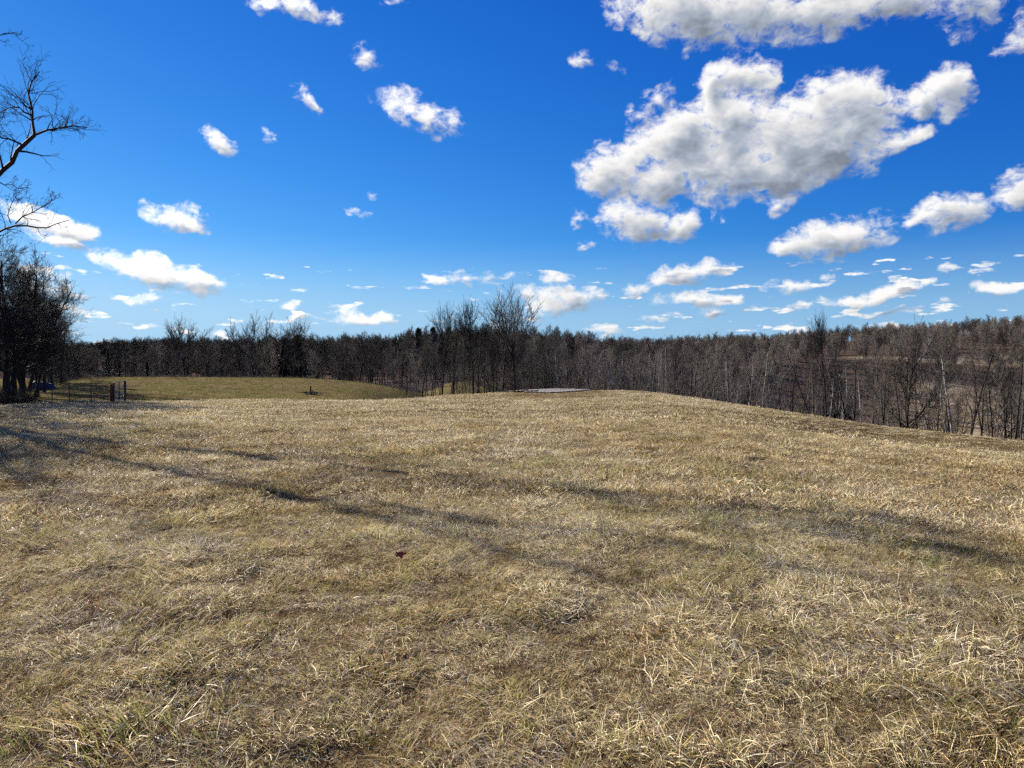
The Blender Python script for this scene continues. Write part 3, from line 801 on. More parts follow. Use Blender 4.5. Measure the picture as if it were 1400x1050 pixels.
# ---- the woods beyond: far too many to count
def scatter(name, pts, scales, rots, protos, seed=0, tilt=None):
    """a geometry-nodes scatter of meshes: one stuff object"""
    me = bpy.data.meshes.new(name + '_points')
    me.vertices.add(len(pts)); me.vertices.foreach_set('co', np.asarray(pts, np.float32).ravel())
    set_attr(me, 'size', scales)
    a = me.attributes.new('spin', 'FLOAT_VECTOR', 'POINT')
    rv = np.zeros((len(pts), 3), np.float32); rv[:, 2] = rots
    if tilt is not None: rv[:, :2] = tilt
    a.data.foreach_set('vector', rv.ravel())
    pc = bpy.data.collections.new(name + '_kinds')      # not linked to the scene
    for k, m in enumerate(protos):
        o = bpy.data.objects.new('%s_kind_%02d' % (name, k), m); pc.objects.link(o)
    g = bpy.data.node_groups.new(name + '_scatter', 'GeometryNodeTree')
    g.interface.new_socket('Geometry', in_out='INPUT', socket_type='NodeSocketGeometry')
    g.interface.new_socket('Geometry', in_out='OUTPUT', socket_type='NodeSocketGeometry')
    n = g.nodes.new; l = g.links.new
    gi = n('NodeGroupInput'); go = n('NodeGroupOutput'); iop = n('GeometryNodeInstanceOnPoints'); ci = n('GeometryNodeCollectionInfo')
    ci.inputs['Collection'].default_value = pc; ci.inputs['Separate Children'].default_value = True; ci.inputs['Reset Children'].default_value = True
    na = n('GeometryNodeInputNamedAttribute'); na.data_type = 'FLOAT'; na.inputs[0].default_value = 'size'
    nb = n('GeometryNodeInputNamedAttribute'); nb.data_type = 'FLOAT_VECTOR'; nb.inputs[0].default_value = 'spin'
    rnd = n('FunctionNodeRandomValue'); rnd.data_type = 'INT'
    rnd.inputs[4].default_value = 0; rnd.inputs[5].default_value = len(protos) - 1; rnd.inputs['Seed'].default_value = seed
    l(gi.outputs[0], iop.inputs['Points']); l(ci.outputs[0], iop.inputs['Instance'])
    iop.inputs['Pick Instance'].default_value = True
    l(rnd.outputs[2], iop.inputs['Instance Index'])
    e2r = n('FunctionNodeEulerToRotation'); l(nb.outputs[0], e2r.inputs[0]); l(e2r.outputs[0], iop.inputs['Rotation'])
    l(na.outputs[0], iop.inputs['Scale']); l(iop.outputs[0], go.inputs[0])
    o = link(name, me, kind='stuff')
    md = o.modifiers.new('scatter', 'NODES'); md.node_group = g
    return o

def join_tree(pair):
    """trunk and crown of a far tree as one mesh"""
    V = []; F = []; M = []; base = 0
    for k, m in enumerate(pair):
        v = np.empty(len(m.vertices) * 3, np.float32); m.vertices.foreach_get('co', v); V.append(v.reshape(-1, 3))
        f = np.empty(len(m.loops), np.int32); m.loops.foreach_get('vertex_index', f); F.append(f.reshape(-1, 4) + base)
        M += [k] * len(m.polygons); base += len(m.vertices)
    me = new_mesh('wood_tree', np.vstack(V), np.vstack(F)); me.materials.append(pair[0].materials[0]); me.materials.append(pair[1].materials[0])
    me.polygons.foreach_set('material_index', M)
    return me
FAR = [join_tree(p) for p in PROTO['far']]
FARD = []  # darkened copies for the left woods: backlit shade put into bark and twig colour
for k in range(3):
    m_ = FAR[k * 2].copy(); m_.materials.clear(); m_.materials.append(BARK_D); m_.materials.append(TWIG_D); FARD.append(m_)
RN = np.random.RandomState(7)
def forest_points():
    out = []
    n = 60000
    px = RN.uniform(-200, 1600, n)
    # uniform over the ground: density grows with depth
    d = np.sqrt(RN.uniform(75 ** 2, 780 ** 2, n))
    x = (px - 700) / FPX * d; y = d
    w = wood_mask(x, y)
    front = np.interp(px, [-200, 110, 470, 560, 620, 690, 760, 1050, 1250, 1600], [116, 120, 122, 135, 172, 174, 105, 112, 86, 80])
    keep = (w > .6) & (y > front)
    # thin brushy bank facing us right of centre, and a meadow strip by the road
    thin = sstep(px, 960, 1120) * sstep(y, 88, 105) * (1 - sstep(y, 330, 395))
    keep &= RN.rand(n) > thin * .90
    # nearer woods sparser
    keep &= RN.rand(n) < np.where(y > 500, .5, .85)
    x, y = x[keep], y[keep]
    z = height(x, y)
    return np.stack([x, y, z], 1)
fp = forest_points()
n_keep = 5200
if len(fp) > n_keep: fp = fp[RN.permutation(len(fp))[:n_keep]]
hp = px_of(fp[:, 0], fp[:, 1])
sc = RN.uniform(.55, .95, len(fp))
rows_t = np.interp(hp, *RIDGE) + np.where(fp[:, 1] > 290, RN.uniform(-2, 5, len(fp)), RN.uniform(3, 30, len(fp)))
sc = np.clip(np.minimum(sc, (EYE - fp[:, 1] * (rows_t - HOR) / FPX - fp[:, 2]) / 14.5), .22, 1.1)
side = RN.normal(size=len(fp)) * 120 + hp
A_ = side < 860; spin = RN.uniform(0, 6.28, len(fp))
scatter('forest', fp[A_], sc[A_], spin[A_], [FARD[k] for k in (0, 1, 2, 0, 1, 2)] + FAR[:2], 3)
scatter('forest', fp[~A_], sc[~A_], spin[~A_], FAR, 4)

# undergrowth: brush, briars and saplings under the trees
def brush_mesh(seed, n=26, H=1.7):
    tr = Tree(seed, levels=3, dens=.7, up=.05, wob=.25, thick=1, min_r=.006); R = tr.r
    for k in range(n):
        a = R.uniform(0, 6.28); q = R.uniform(0, .9)
        d = Vector((math.cos(a) * R.uniform(.2, .9), math.sin(a) * R.uniform(.2, .9), 1))
        tr.grow(Vector((q * math.cos(a), q * math.sin(a), -.1)), d, H * R.uniform(.5, 1), .010, 2, .2, 5, (20, 60))
    v, f = seg_arrays(tr.segs, 0)
    if tr.limbs:
        v0, f0, n0 = tube_arrays(tr.limbs, 3); v, f = seg_arrays(tr.segs, n0); v = v0 + v; f = f0 + f
    return v, f
BR = []
for k in range(4):
    v, f = brush_mesh(700 + k)
    BR.append(new_mesh('brush', np.vstack(v), np.vstack(f), (TWIG, TWIG_R, TWIG_L, TWIG_R)[k]))
def brush_points(n):
    px = RN.uniform(-60, 1480, n); d = np.exp(RN.uniform(math.log(52), math.log(420), n))
    x = (px - 700) / FPX * d; y = d; w = wood_mask(x, y)
    keep = (w > .45) & (RN.rand(n) > .5 * sstep(px, 930, 1030) * (1 - sstep(y, 260, 330)))
    x, y = x[keep], y[keep]
    return np.stack([x, y, height(x, y)], 1)
bp = brush_points(15000)
bs = RN.uniform(.6, 1.3, len(bp)) * np.interp(px_of(bp[:, 0], bp[:, 1]), [0, 480, 560, 920, 1020], [.45, .45, 1, 1, .6]) * np.interp(bp[:, 1], [50, 80, 120, 400], [.4, .6, .8, 1.5])
scatter('undergrowth', bp, bs, RN.uniform(0, 6.28, len(bp)), BR, 5)

# ------------------------------------------------------------------ grass
def grass_material(name, stops, shade=.25, rough=.55, spec=.16, trans=.22):
    m, t, b = mat(name, rough, spec)
    va = t.n('ShaderNodeAttribute', attribute_name='tone')
    P = t.n('ShaderNodeNewGeometry').outputs['Position']
    inf = t.n('ShaderNodeObjectInfo')
    v = t.m('ADD', va.outputs['Fac'], t.m('ADD', t.m('MULTIPLY', t.m('SUBTRACT', t.noise(P, .55, 4, .6), .5), .7), t.m('MULTIPLY', t.m('SUBTRACT', t.noise(P, .11, 3, .6), .5), .8)))
    v = t.m('ADD', v, t.m('MULTIPLY', t.m('SUBTRACT', inf.outputs['Random'], .5), .22), clamp=True)
    c = t.ramp(v, stops)
    t.l(c, b.inputs['Base Color'])
    tr = t.n('ShaderNodeBsdfTranslucent'); t.l(c, tr.inputs[0])
    mx = t.n('ShaderNodeMixShader'); mx.inputs[0].default_value = trans
    t.l(b.outputs[0], mx.inputs[1]); t.l(tr.outputs[0], mx.inputs[2])
    t.l(mx.outputs[0], t.nt.nodes['Material Output'].inputs[0])
    return m
STRAW = grass_material('straw', [(.0, (.07, .036, .013)), (.25, (.20, .115, .044)), (.5, (.49, .35, .15)), (.75, (.76, .605, .325)), (1, (.87, .79, .58))])
GREEN = grass_material('green_grass', [(.0, (.06, .07, .015)), (.35, (.125, .165, .03)), (.65, (.25, .25, .07)), (1, (.45, .40, .17))], trans=.4)
RUSSET = grass_material('russet_grass', [(.0, (.035, .016, .008)), (.4, (.14, .068, .032)), (.7, (.30, .165, .075)), (1, (.52, .36, .19))])

def blades(seed, n, rad, L, w, elev, bend, lay=0.0, layk=0.0, segs=4, tone=(.1, .95), floor=.004, kink=.15):
    """n grass blades: start height, direction, droop; ribbons that taper"""
    R = np.random.RandomState(seed)
    a = R.rand(n) * 6.283; q = rad * np.sqrt(R.rand(n))
    p = np.stack([q * np.cos(a), q * np.sin(a), np.zeros(n)], 1)
    hd = np.where(R.rand(n) < layk, lay + R.normal(scale=.5, size=n), R.rand(n) * 6.283)
    el = np.radians(R.uniform(elev[0], elev[1], n))
    ln = R.uniform(L[0], L[1], n) * R.uniform(.6, 1, n)
    wd = R.uniform(w[0], w[1], n)
    bd = np.radians(R.uniform(bend[0], bend[1], n)) / segs
    tw = R.rand(n) * 3.14
    pts = [p.copy()]
    for s in range(segs):
        d = np.stack([np.cos(hd) * np.cos(el), np.sin(hd) * np.cos(el), np.sin(el)], 1)
        p = p + d * (ln / segs)[:, None]
        p[:, 2] = np.maximum(p[:, 2], floor + R.rand(n) * .012)
        el = el - bd; hd = hd + R.normal(scale=kink, size=n)
        pts.append(p.copy())
    pts = np.stack(pts, 1)                                   # n, segs+1, 3
    T = np.gradient(pts, axis=1); T /= np.linalg.norm(T, axis=2, keepdims=True) + 1e-9
    up = np.stack([np.cos(tw), np.sin(tw), np.full(n, .8)], 1)[:, None]
    S = np.cross(T, up); S /= np.linalg.norm(S, axis=2, keepdims=True) + 1e-9
    k = np.linspace(0, 1, segs + 1); prof = (1 - k ** 2.2 * .85)[None, :, None] * wd[:, None, None] * .5
    V = np.stack([pts - S * prof, pts + S * prof], 2)        # n, segs+1, 2, 3
    base = np.arange(n)[:, None] * (segs + 1) * 2 + np.arange(segs)[None] * 2
    F = np.stack([base, base + 1, base + 3, base + 2], -1).reshape(-1, 4)
    tn = R.uniform(tone[0], tone[1], n)
    if tone == (.1, .95): tn = np.where(R.rand(n) < .36, R.uniform(.0, .32, n), R.uniform(.58, 1.02, n))   # dead thatch and bleached straw
    return V.reshape(-1, 3), F, np.repeat(tn, (segs + 1) * 2)
def clump(name, parts):
    """parts: list of (material, blade arrays)"""
    V = []; F = []; T = []; M = []; base = 0; mats = []
    for m, (v, f, t_) in parts:
        V.append(v); F.append(f + base); T.append(t_); base += len(v)
        if m not in mats: mats.append(m)
        M += [mats.index(m)] * len(f)
    me = new_mesh(name, np.vstack(V), np.vstack(F))
    for m in mats: me.materials.append(m)
    me.polygons.foreach_set('material_index', M)
    set_attr(me, 'tone', np.concatenate(T))
    return me
NEAR = []; MID = []; FARG = []
for k in range(7):
    lay = k * .9
    NEAR.append(clump('grass_clump', [
        (STRAW, blades(10 + k, 42, .12, (.05, .15), (.0020, .0038), (5, 62), (20, 140), lay, .4)),
        (STRAW, blades(30 + k, 14, .13, (.08, .20), (.0018, .0036), (5, 40), (0, 70), lay, .4, tone=(.7, 1.1), kink=.08)),
        (RUSSET if k % 3 else STRAW, blades(50 + k, 34, .12, (.03, .09), (.0014, .003), (5, 70), (10, 90))),
        (GREEN, blades(70 + k, 2 + 5 * (k % 3), .11, (.04, .10), (.002, .0038), (45, 88), (10, 60)))]))
NEAR.append(clump('grass_clump', [
        (GREEN, blades(90, 18, .10, (.07, .17), (.002, .0042), (45, 88), (10, 70))),
        (STRAW, blades(91, 40, .14, (.06, .18), (.0016, .0035), (10, 70), (20, 110)))]))
for k in range(6):
    lay = k * 1.05
    MID.append(clump('grass_clump', [
        (STRAW, blades(110 + k, 56, .20, (.06, .16), (.0035, .006), (8, 65), (20, 110), lay, .5, segs=3)),
        (RUSSET if k % 2 else STRAW, blades(130 + k, 24, .24, (.05, .12), (.003, .006), (10, 75), (10, 80), segs=2)),
        (GREEN, blades(150 + k, 3 + 7 * (k % 3), .2, (.05, .12), (.0035, .006), (40, 85), (10, 60), segs=3))]))
for k in range(4):
    FARG.append(clump('grass_clump', [
        (STRAW, blades(210 + k, 46, .42, (.06, .14), (.008, .015), (12, 75), (20, 90), k * 1.3, .5, segs=2)),
        (GREEN, blades(230 + k, 5 + 8 * (k % 3), .4, (.05, .11), (.008, .014), (35, 85), (10, 60), segs=2))]))

RG = np.random.RandomState(99)
def sector(n, r0, r1, half, extra_back=0):
    # the fan opens from behind the camera, so that the field is whole beside and behind it too
    s = 7.0; k = 1.0
    th = RG.uniform(-half, half, 3 * n); r = np.sqrt(RG.uniform(0, (r1 + s) ** 2, 3 * n))
    x = r * np.sin(th); y = r * np.cos(th) - s
    q = np.hypot(x, y); ok = (q > r0) & (q < r1)
    area = half * (r1 + s) ** 2; want = n / (half * (r1 ** 2 - r0 ** 2)) * area / (3 * n)      # same density as before
    ok &= RG.rand(3 * n) < want
    return x[ok], y[ok]
def tussock(x, y):
    return .62 + .5 * (VN2(x, y, .8) + .5) * .6 + (VN3(x, y, 3.2)) * .25 + 1.3 * np.maximum(VN3(x, y, .30), -.05)
def place(name, n, r0, r1, half, protos, keepfn, smul, seed, lift=-.01):
    x, y = sector(n, r0, r1, half)
    k = keepfn(x, y)
    x, y = x[k], y[k]; z = height(x, y) + lift
    ang = VN(x, y, .8) * 9 + VN2(x, y, .5) * 3 + RG.normal(scale=.5, size=len(x))
    s = smul * tussock(x, y) * RG.uniform(.75, 1.25, len(x))
    pq = px_of(x, y); s = s * (1 - .28 * sstep(pq, 1040, 1160) * sstep(y, 26, 32)) * (1 - .4 * sstep(pq, 670, 700) * (1 - sstep(pq, 825, 850)) * sstep(y, 46, 51))
    tl = np.stack([RG.normal(scale=.12, size=len(x)), RG.normal(scale=.12, size=len(x))], 1)
    return scatter(name, np.stack([x, y, z], 1), s, ang, protos, seed, tl)
def infield(x, y):
    p = px_of(x, y); return (y < crest_depth(p) + 1.5 + (p < 560) * (5 * VN(x, y, 8) + 2 * VN2(x, y, 2.5)))
place('grass', 19000, .35, 9, R_(50), NEAR, lambda x, y: RG.rand(len(x)) < np.maximum(.9 + 1.2 * VN2(x, y, .28), .45), 1.05, 1)
place('grass', 30000, 8.5, 24, R_(44), MID, lambda x, y: RG.rand(len(x)) < np.maximum(.9 + 1.2 * VN2(x, y, .4), .5), 1.05, 2)
GRC = [clump('green_clump', [(GREEN, blades(510 + k, 46, .12, (.05, .13), (.002, .0042), (40, 88), (10, 80))), (STRAW, blades(520 + k, 16, .12, (.05, .14), (.002, .0035), (10, 70), (20, 110)))]) for k in range(3)]
RSC = [clump('russet_clump', [(RUSSET, blades(530 + k, 60, .13, (.04, .13), (.0018, .0036), (8, 75), (20, 120), tone=(.0, .8))), (STRAW, blades(540 + k, 14, .12, (.06, .16), (.002, .0035), (10, 60), (20, 110)))]) for k in range(3)]
place('grass', 16000, .35, 26, R_(46), GRC, lambda x, y: RG.rand(len(x)) < .95 * sstep(VN(x, y, 1.3) + .6 * VN2(x, y, 4.5), .08, .36), 1.05, 21)
place('grass', 20000, .35, 20, R_(48), RSC, lambda x, y: RG.rand(len(x)) < .95 * sstep(VN2(x, y, 1.1) + .7 * VN3(x, y, 4.0) + .30 * sstep(-x, -.5, 3) * sstep(-y, -14, -5), .10, .40), 1.0, 22)
# beyond, the mown slope on the right lies in rows
def rows_keep(x, y):
    p = px_of(x, y)
    slope = sstep(p, 960, 1120) * sstep(y, 26, 32)
    rowm = .5 + .5 * np.cos(row_phase(x, y))
    keep = RG.rand(len(x)) < (1 - slope) + slope * (.0 + 1.0 * sstep(rowm, .16, .30))
    pad = (np.abs(p - 770) < 75) & (y > np.interp(p, [695, 716, 750, 795, 815, 835], [57.8, 56.3, 55.3, 57.3, 60.3, 64.3]))
    return keep & infield(x, y) & ~pad & (RG.rand(len(x)) < .9 + .8 * VN(x, y, 2.5))
place('grass', 52000, 23, 72, R_(40), FARG, rows_keep, .85, 3, -.02)
def past_keep(x, y):
    p = px_of(x, y); return (~infield(x, y)) & (wood_mask(x, y) < .5) & (p > -50) & (p < 720) & (RG.rand(len(x)) < (.75 + 1.0 * VN(x, y, 2.0)) * (.15 + .85 * sstep(np.cos((x * .75 - y * .66) * 2.6 + 2 * VN(x, y, 9)), -.4, .3)))
OLIVE = grass_material('mown_grass', [(.0, (.03, .034, .006)), (.35, (.09, .09, .016)), (.65, (.20, .175, .04)), (1, (.36, .30, .10))], rough=.9, spec=.0, trans=.12)
PAST = [clump('grass_clump', [(OLIVE, blades(310 + k, 40, .6, (.05, .13), (.014, .026), (20, 80), (10, 70), segs=2, tone=(.05, .85))),
                              (OLIVE if k else STRAW, blades(330 + k, 8 + 5 * k, .6, (.05, .12), (.012, .022), (20, 80), (10, 70), segs=2))]) for k in range(3)]
place('pasture_grass', 26000, 50, 118, R_(36), PAST, past_keep, .8, 4, -.02)

# ------------------------------------------------------------------ the grove on the left
def along(px, row, d):
    """point seen at a column and row at that depth"""
    return Vector(((px - 700) / FPX * d, d, zy(d, row)))
def guided(tr, ctrl, r0, r1, kids, klen, lev=2, ang=(25, 60)):
    """limb through given points, with twigs growing off it"""
    P = np.array([tuple(c) for c in ctrl]); s = np.r_[0, np.cumsum(np.linalg.norm(np.diff(P, axis=0), axis=1))]
    n = max(6, int(s[-1] / .35)); q = np.linspace(0, s[-1], n)
    C = np.stack([np.interp(q, s, P[:, k]) for k in range(3)], 1)
    C[1:-1] = (C[:-2] + 2 * C[1:-1] + C[2:]) / 4
    C[1:-1] += np.array([[tr.r.gauss(0, .035) for _ in range(3)] for _ in range(n - 2)])
    pts = [(Vector(c), r0 + (r1 - r0) * k / (n - 1)) for k, c in enumerate(C)]
    tr.limbs.append(pts)
    az = tr.r.uniform(0, 6)
    for k in range(kids):
        t = .25 + .75 * (k + tr.r.random()) / kids; i = min(int(t * (n - 1)), n - 2)
        ax = (pts[i + 1][0] - pts[i][0]).normalized(); o = ax.orthogonal().normalized(); o2 = ax.cross(o); az += 2.4 + tr.r.uniform(-.5, .5)
        a = R_(tr.r.uniform(*ang)); dd = ax * math.cos(a) + (o * math.cos(az) + o2 * math.sin(az)) * math.sin(a)
        L = klen * tr.r.uniform(.6, 1.2) * (1.15 - .5 * t)
        tr.grow(pts[i][0], dd, L, max(pts[i][1] * .5, .009), lev, .15, None, (25, 60))
    return pts
big = Tree(901, levels=5, dens=.85, up=.05, wob=.24, thick=4, min_r=.0065)
bx, by, bz = -20.8, 26.0, float(height(-20.8, 26.0))
trunk = []
for k in range(15):
    t = k / 14; trunk.append((Vector((bx + .5 * math.sin(t * 3) + .35 * math.sin(t * 9), by + .5 * math.sin(t * 4 + 1), bz - .3 + 11.5 * t)), .21 * (1 - .85 * t) + (.16 if k == 0 else 0)))
big.trunk.append(trunk)
D0 = 26.0
guided(big, [trunk[5][0], along(-60, 325, D0), along(0, 250, D0), along(22, 216, D0), along(52, 187, D0)], .15, .075, 10, 1.72, 3)
guided(big, [along(52, 187, D0), along(48, 160, D0), along(42, 146, D0), along(44, 131, D0), along(52, 112, D0), along(60, 102, D0)], .055, .018, 19, 1.09, 3)
guided(big, [along(52, 187, D0), along(66, 184, D0), along(77, 174, D0), along(92, 178, D0 - .3), along(108, 172, D0 - .3), along(124, 177, D0 - .4)], .045, .012, 18, 0.92, 3)
guided(big, [along(35, 200, D0), along(18, 190, D0 + .5), along(5, 196, D0 + .5), along(-12, 170, D0 + .6), along(-6, 150, D0 + .6)], .035, .014, 13, 0.92, 3)
guided(big, [along(48, 160, D0), along(30, 145, D0 + .4), along(12, 150, D0 + .5), along(2, 158, D0 + .5)], .03, .012, 12, 0.8, 3)
guided(big, [trunk[6][0], along(-50, 345, D0), along(0, 322, D0), along(24, 307, D0), along(45, 310, D0), along(66, 315, D0), along(70, 306, D0), along(97, 302, D0)], .075, .012, 15, 0.75, 3)
guided(big, [along(24, 307, D0), along(34, 295, D0), along(55, 290, D0), along(68, 280, D0), along(83, 267, D0)], .028, .009, 13, 0.63, 3)
guided(big, [along(18, 306, D0), along(14, 296, D0), along(18, 281, D0), along(30, 266, D0)], .02, .009, 10, 0.57, 3)
guided(big, [along(4, 251, D0), along(18, 254, D0), along(30, 257, D0), along(46, 260, D0)], .018, .006, 7, 0.4, 3)
guided(big, [trunk[11][0], along(-90, 120, D0 + 1), along(-40, 70, D0 + 1), along(0, 55, D0 + 1), along(20, 48, D0 + 1), along(37, 52, D0 + 1)], .09, .012, 12, 1.15, 3)
for k in range(13):       # the rest of the crown, out of view, that shades the field
    q = trunk[4 + int(k * .78)]; a = 1.1 + k * 2.4; L = 4.6 * (1 - .035 * k)
    if -0.9 < math.cos(a) and math.cos(a) > .35: a += 1.7
    big.grow(q[0], Vector((math.cos(a), math.sin(a) * 1.0, .75)), L, q[1] * .5, 2, .2, None, (25, 58))
tm, cm = tree_meshes(big, 'old_tree', BARK_D, TWIG_D, 10)
for m_ in (tm, cm):
    c_ = np.empty(len(m_.vertices) * 3, np.float32); m_.vertices.foreach_get('co', c_); c_ = c_.reshape(-1, 3) - np.array([bx, by, bz], np.float32)
    m_.vertices.foreach_set('co', c_.ravel()); m_.update()
e = link('old_tree', None, None, (bx, by, bz), label='big gnarled bare tree whose crooked branches reach in high at the left edge', category='tree')
link('trunk', tm, e); link('crown', cm, e)

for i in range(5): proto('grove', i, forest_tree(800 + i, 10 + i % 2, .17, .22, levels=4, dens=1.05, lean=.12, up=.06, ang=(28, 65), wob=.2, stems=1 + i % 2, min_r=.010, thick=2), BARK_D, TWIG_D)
TOPS['grove'] = [mesh_top(cm) for tm, cm in PROTO['grove']]
GR = [(-14, 47, 345), (4, 50, 322), (16, 52, 352), (30, 55, 348), (-30, 55, 330), (22, 60, 362), (40, 62, 378), (52, 64, 392), (8, 66, 350), (60, 72, 400), (72, 78, 418), (34, 74, 380),
      (84, 86, 430), (66, 88, 420), (94, 95, 444), (104, 104, 458), (80, 104, 446), (48, 92, 405), (14, 86, 380), (112, 112, 466)]
for k, (px, d, row) in enumerate(GR):
    x, y, z = at(px, d); i = k % 5
    put_tree('grove', i, x, y, (zy(d, row) - z) / TOPS['grove'][i], k * 1.7, 'bare_tree', 'dense dark leafless tree in the shadowed grove at the left edge', 'dark trees of the left grove', sx=1.0)
# its neighbours beyond the edge of the view, that throw the long shadows
for k, (x, y, H) in enumerate([(-38, 47, 16), (-43, 54, 14), (-33, 38, 13), (-26.5, 27.5, 11), (-31, 31, 12.5), (-46, 44, 14), (-37, 39, 13), (-28, 24, 9.5), (-41, 34, 13)]):
    i = k % 5
    put_tree('grove', i, x, y, H / TOPS['grove'][i], k * 2.1 + 1, 'bare_tree', 'bare tree standing left of the view, throwing a long shadow over the field', 'trees left of the view')
# weeds and brush at the foot of the grove
wx = []
for q in range(260):
    px = RB.uniform(-120, 116); d = RB.uniform(47, 60) if px < 40 else RB.uniform(75, 112)
    d = max(d, np.interp(px, [-120, 0, 30, 60, 80, 116], [46, 48, 52, 62, 84, 104]))
    x, y, z = at(px, d); wx.append((x, y, z))
wx = np.array(wx)
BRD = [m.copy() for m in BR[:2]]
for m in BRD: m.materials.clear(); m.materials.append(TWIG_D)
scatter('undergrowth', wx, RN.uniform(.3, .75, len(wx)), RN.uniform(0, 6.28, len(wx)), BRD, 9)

# ------------------------------------------------------------------ small built things
def box(c, s, rz=0):
    x, y, z = s[0] / 2, s[1] / 2, s[2] / 2
    v = np.array([(i * x, j * y, k * z) for k in (-1, 1) for j in (-1, 1) for i in (-1, 1)], float)
    ca, sa = math.cos(rz), math.sin(rz)
    v = np.stack([v[:, 0] * ca - v[:, 1] * sa, v[:, 0] * sa + v[:, 1] * ca, v[:, 2]], 1) + np.array(c)
    f = [(0, 2, 3, 1), (4, 5, 7, 6), (0, 1, 5, 4), (2, 6, 7, 3), (0, 4, 6, 2), (1, 3, 7, 5)]
    return v, np.array(f)
def joinm(name, parts, m):
    V = []; F = []; b = 0
    for v, f in parts: V.append(v); F.append(f + b); b += len(v)
    return new_mesh(name, np.vstack(V), np.vstack(F), m)
def pipe(a, b, r, sides=8, caps=True):
    v, f, n = tube_arrays([[(Vector(a), r), (Vector(a).lerp(Vector(b), .5), r), (Vector(b), r)]], sides)
    v = np.vstack(v); f = np.vstack(f)
    if caps:
        c = len(v); v = np.vstack([v, [list(b)]]); k = 2 * sides
        cap = np.array([[k + j, k + (j + 1) % sides, c, c] for j in range(0, sides)])
        # quads with a doubled corner are avoided: use a fan of proper quads
        cap = np.array([[k + j, k + (j + 1) % sides, k + (j + 2) % sides, c] for j in range(0, sides, 2)])
        f = np.vstack([f, cap])
    return v, f
def flat_mat(name, c, rough=.6, metal=0, spec=.4, var=.25, scale=8):
    m, t, b = mat(name, rough, spec); b.inputs['Metallic'].default_value = metal
    P = t.n('ShaderNodeTexCoord').outputs['Object']
    n_ = t.noise(P, scale, 5, .65)
    t.l(t.mix(t.smooth(n_, .35, .7), tuple(v * (1 - var) for v in c) + (1,), tuple(min(1, v * (1 + var)) for v in c) + (1,)), b.inputs['Base Color'])
    bump(t, b, n_, .3, .01)
    return m
STEEL = flat_mat('galvanised_steel', (.42, .43, .44), .4, .7)
RUSTY = flat_mat('rusty_post', (.12, .045, .025), .8, 0, .2, .4)
DARKST = flat_mat('dark_steel', (.03, .032, .03), .6, .3)
WOOD = flat_mat('grey_wood', (.20, .16, .12), .85, 0, .2, .35)

gx, gy, gz = at(152, 56)
g = link('metal_gate', None, None, (gx, gy, gz), label='small galvanised steel gate between rust brown posts in the field at left', category='gate')
ex, ey, ez = at(170.5, 57.4); E3 = Vector((ex - gx, ey - gy, ez - gz)); u = E3.normalized()
for k, (q, r, h) in enumerate(((0, .085, 1.30), (.24, .075, 1.36), (E3.length, .10, 1.5))):
    b0 = u * q
    link('post', joinm('post', [pipe(b0 + Vector((0, 0, -.3)), b0 + Vector((0, 0, h)), r)], RUSTY), g)
p0 = u * .34; p1 = u * (E3.length - .14); up_ = Vector((0, 0, 1))
fr = [pipe(p0 + up_ * .08, p0 + up_ * 1.42, .028), pipe(p1 + up_ * .08, p1 + up_ * 1.5, .028), pipe(p0 + up_ * 1.40, p1 + up_ * 1.48, .034), pipe(p0 + up_ * .1, p1 + up_ * .1, .03)]
link('gate_frame', joinm('gate_frame', fr, STEEL), g)
for k in range(4):
    h = .32 + .26 * k
    link('rail', joinm('rail', [pipe(p0 + up_ * h, p1 + up_ * (h + .02), .024)], STEEL), g)
mid_ = (p0 + p1) / 2
link('stile', joinm('stile', [pipe(mid_ + up_ * .0, mid_ + up_ * 1.46, .03)], DARKST), g)

fx, fy, fz = at(71, 55.5)
fence = link('wire_fence', None, None, (fx, fy, fz), label='thin wire fence on slim dark steel posts, left of the small gate', category='fence')
tops = []
for px, d, r0 in ((-40, 54.5, 528), (26, 55, 531), (30, 56, 527), (71, 55.5, 529), (94.5, 55.8, 523), (124.5, 56, 526)):
    x, y, z = at(px, d); b0 = Vector((x - fx, y - fy, z - fz)); h = zy(d, r0) - z
    v1 = box((b0.x, b0.y, h / 2 + b0.z - .15), (.036, .035, h + .3)); v2 = box((b0.x, b0.y - .03, h / 2 + b0.z), (.018, .05, h - .02))
    link('post', joinm('post', [v1, v2], DARKST), fence); tops.append((b0, h))
tops.append((Vector((gx - fx, gy - fy, gz - fz)), 1.2))
wires = []
for lev in (.25, .5, .75, .97):
    for (a, ha), (b, hb) in zip(tops[:-1], tops[1:]):
        wires.append(pipe(a + up_ * min(ha, 1.2) * lev, b + up_ * min(hb, 1.2) * lev, .0009, 4, False))
link('wire', joinm('wire', wires, STEEL), fence)

wx0, wy0, wz0 = at(133.5, 100)
wf = link('wooden_frame', None, None, (wx0, wy0, wz0), label='small wooden rail frame standing on top of the mown knoll', category='frame')
wl = 8.5 / FPX * 100
for k, h in ((0, 1.0), (wl, .75)): link('post', joinm('post', [box((k, 0, h / 2 - .1), (.10, .10, h + .2), .1)], DARKST), wf)
for h in (.88, .62): link('rail', joinm('rail', [box((wl / 2, -.06, h), (wl + .1, .04, .11))], WOOD), wf)

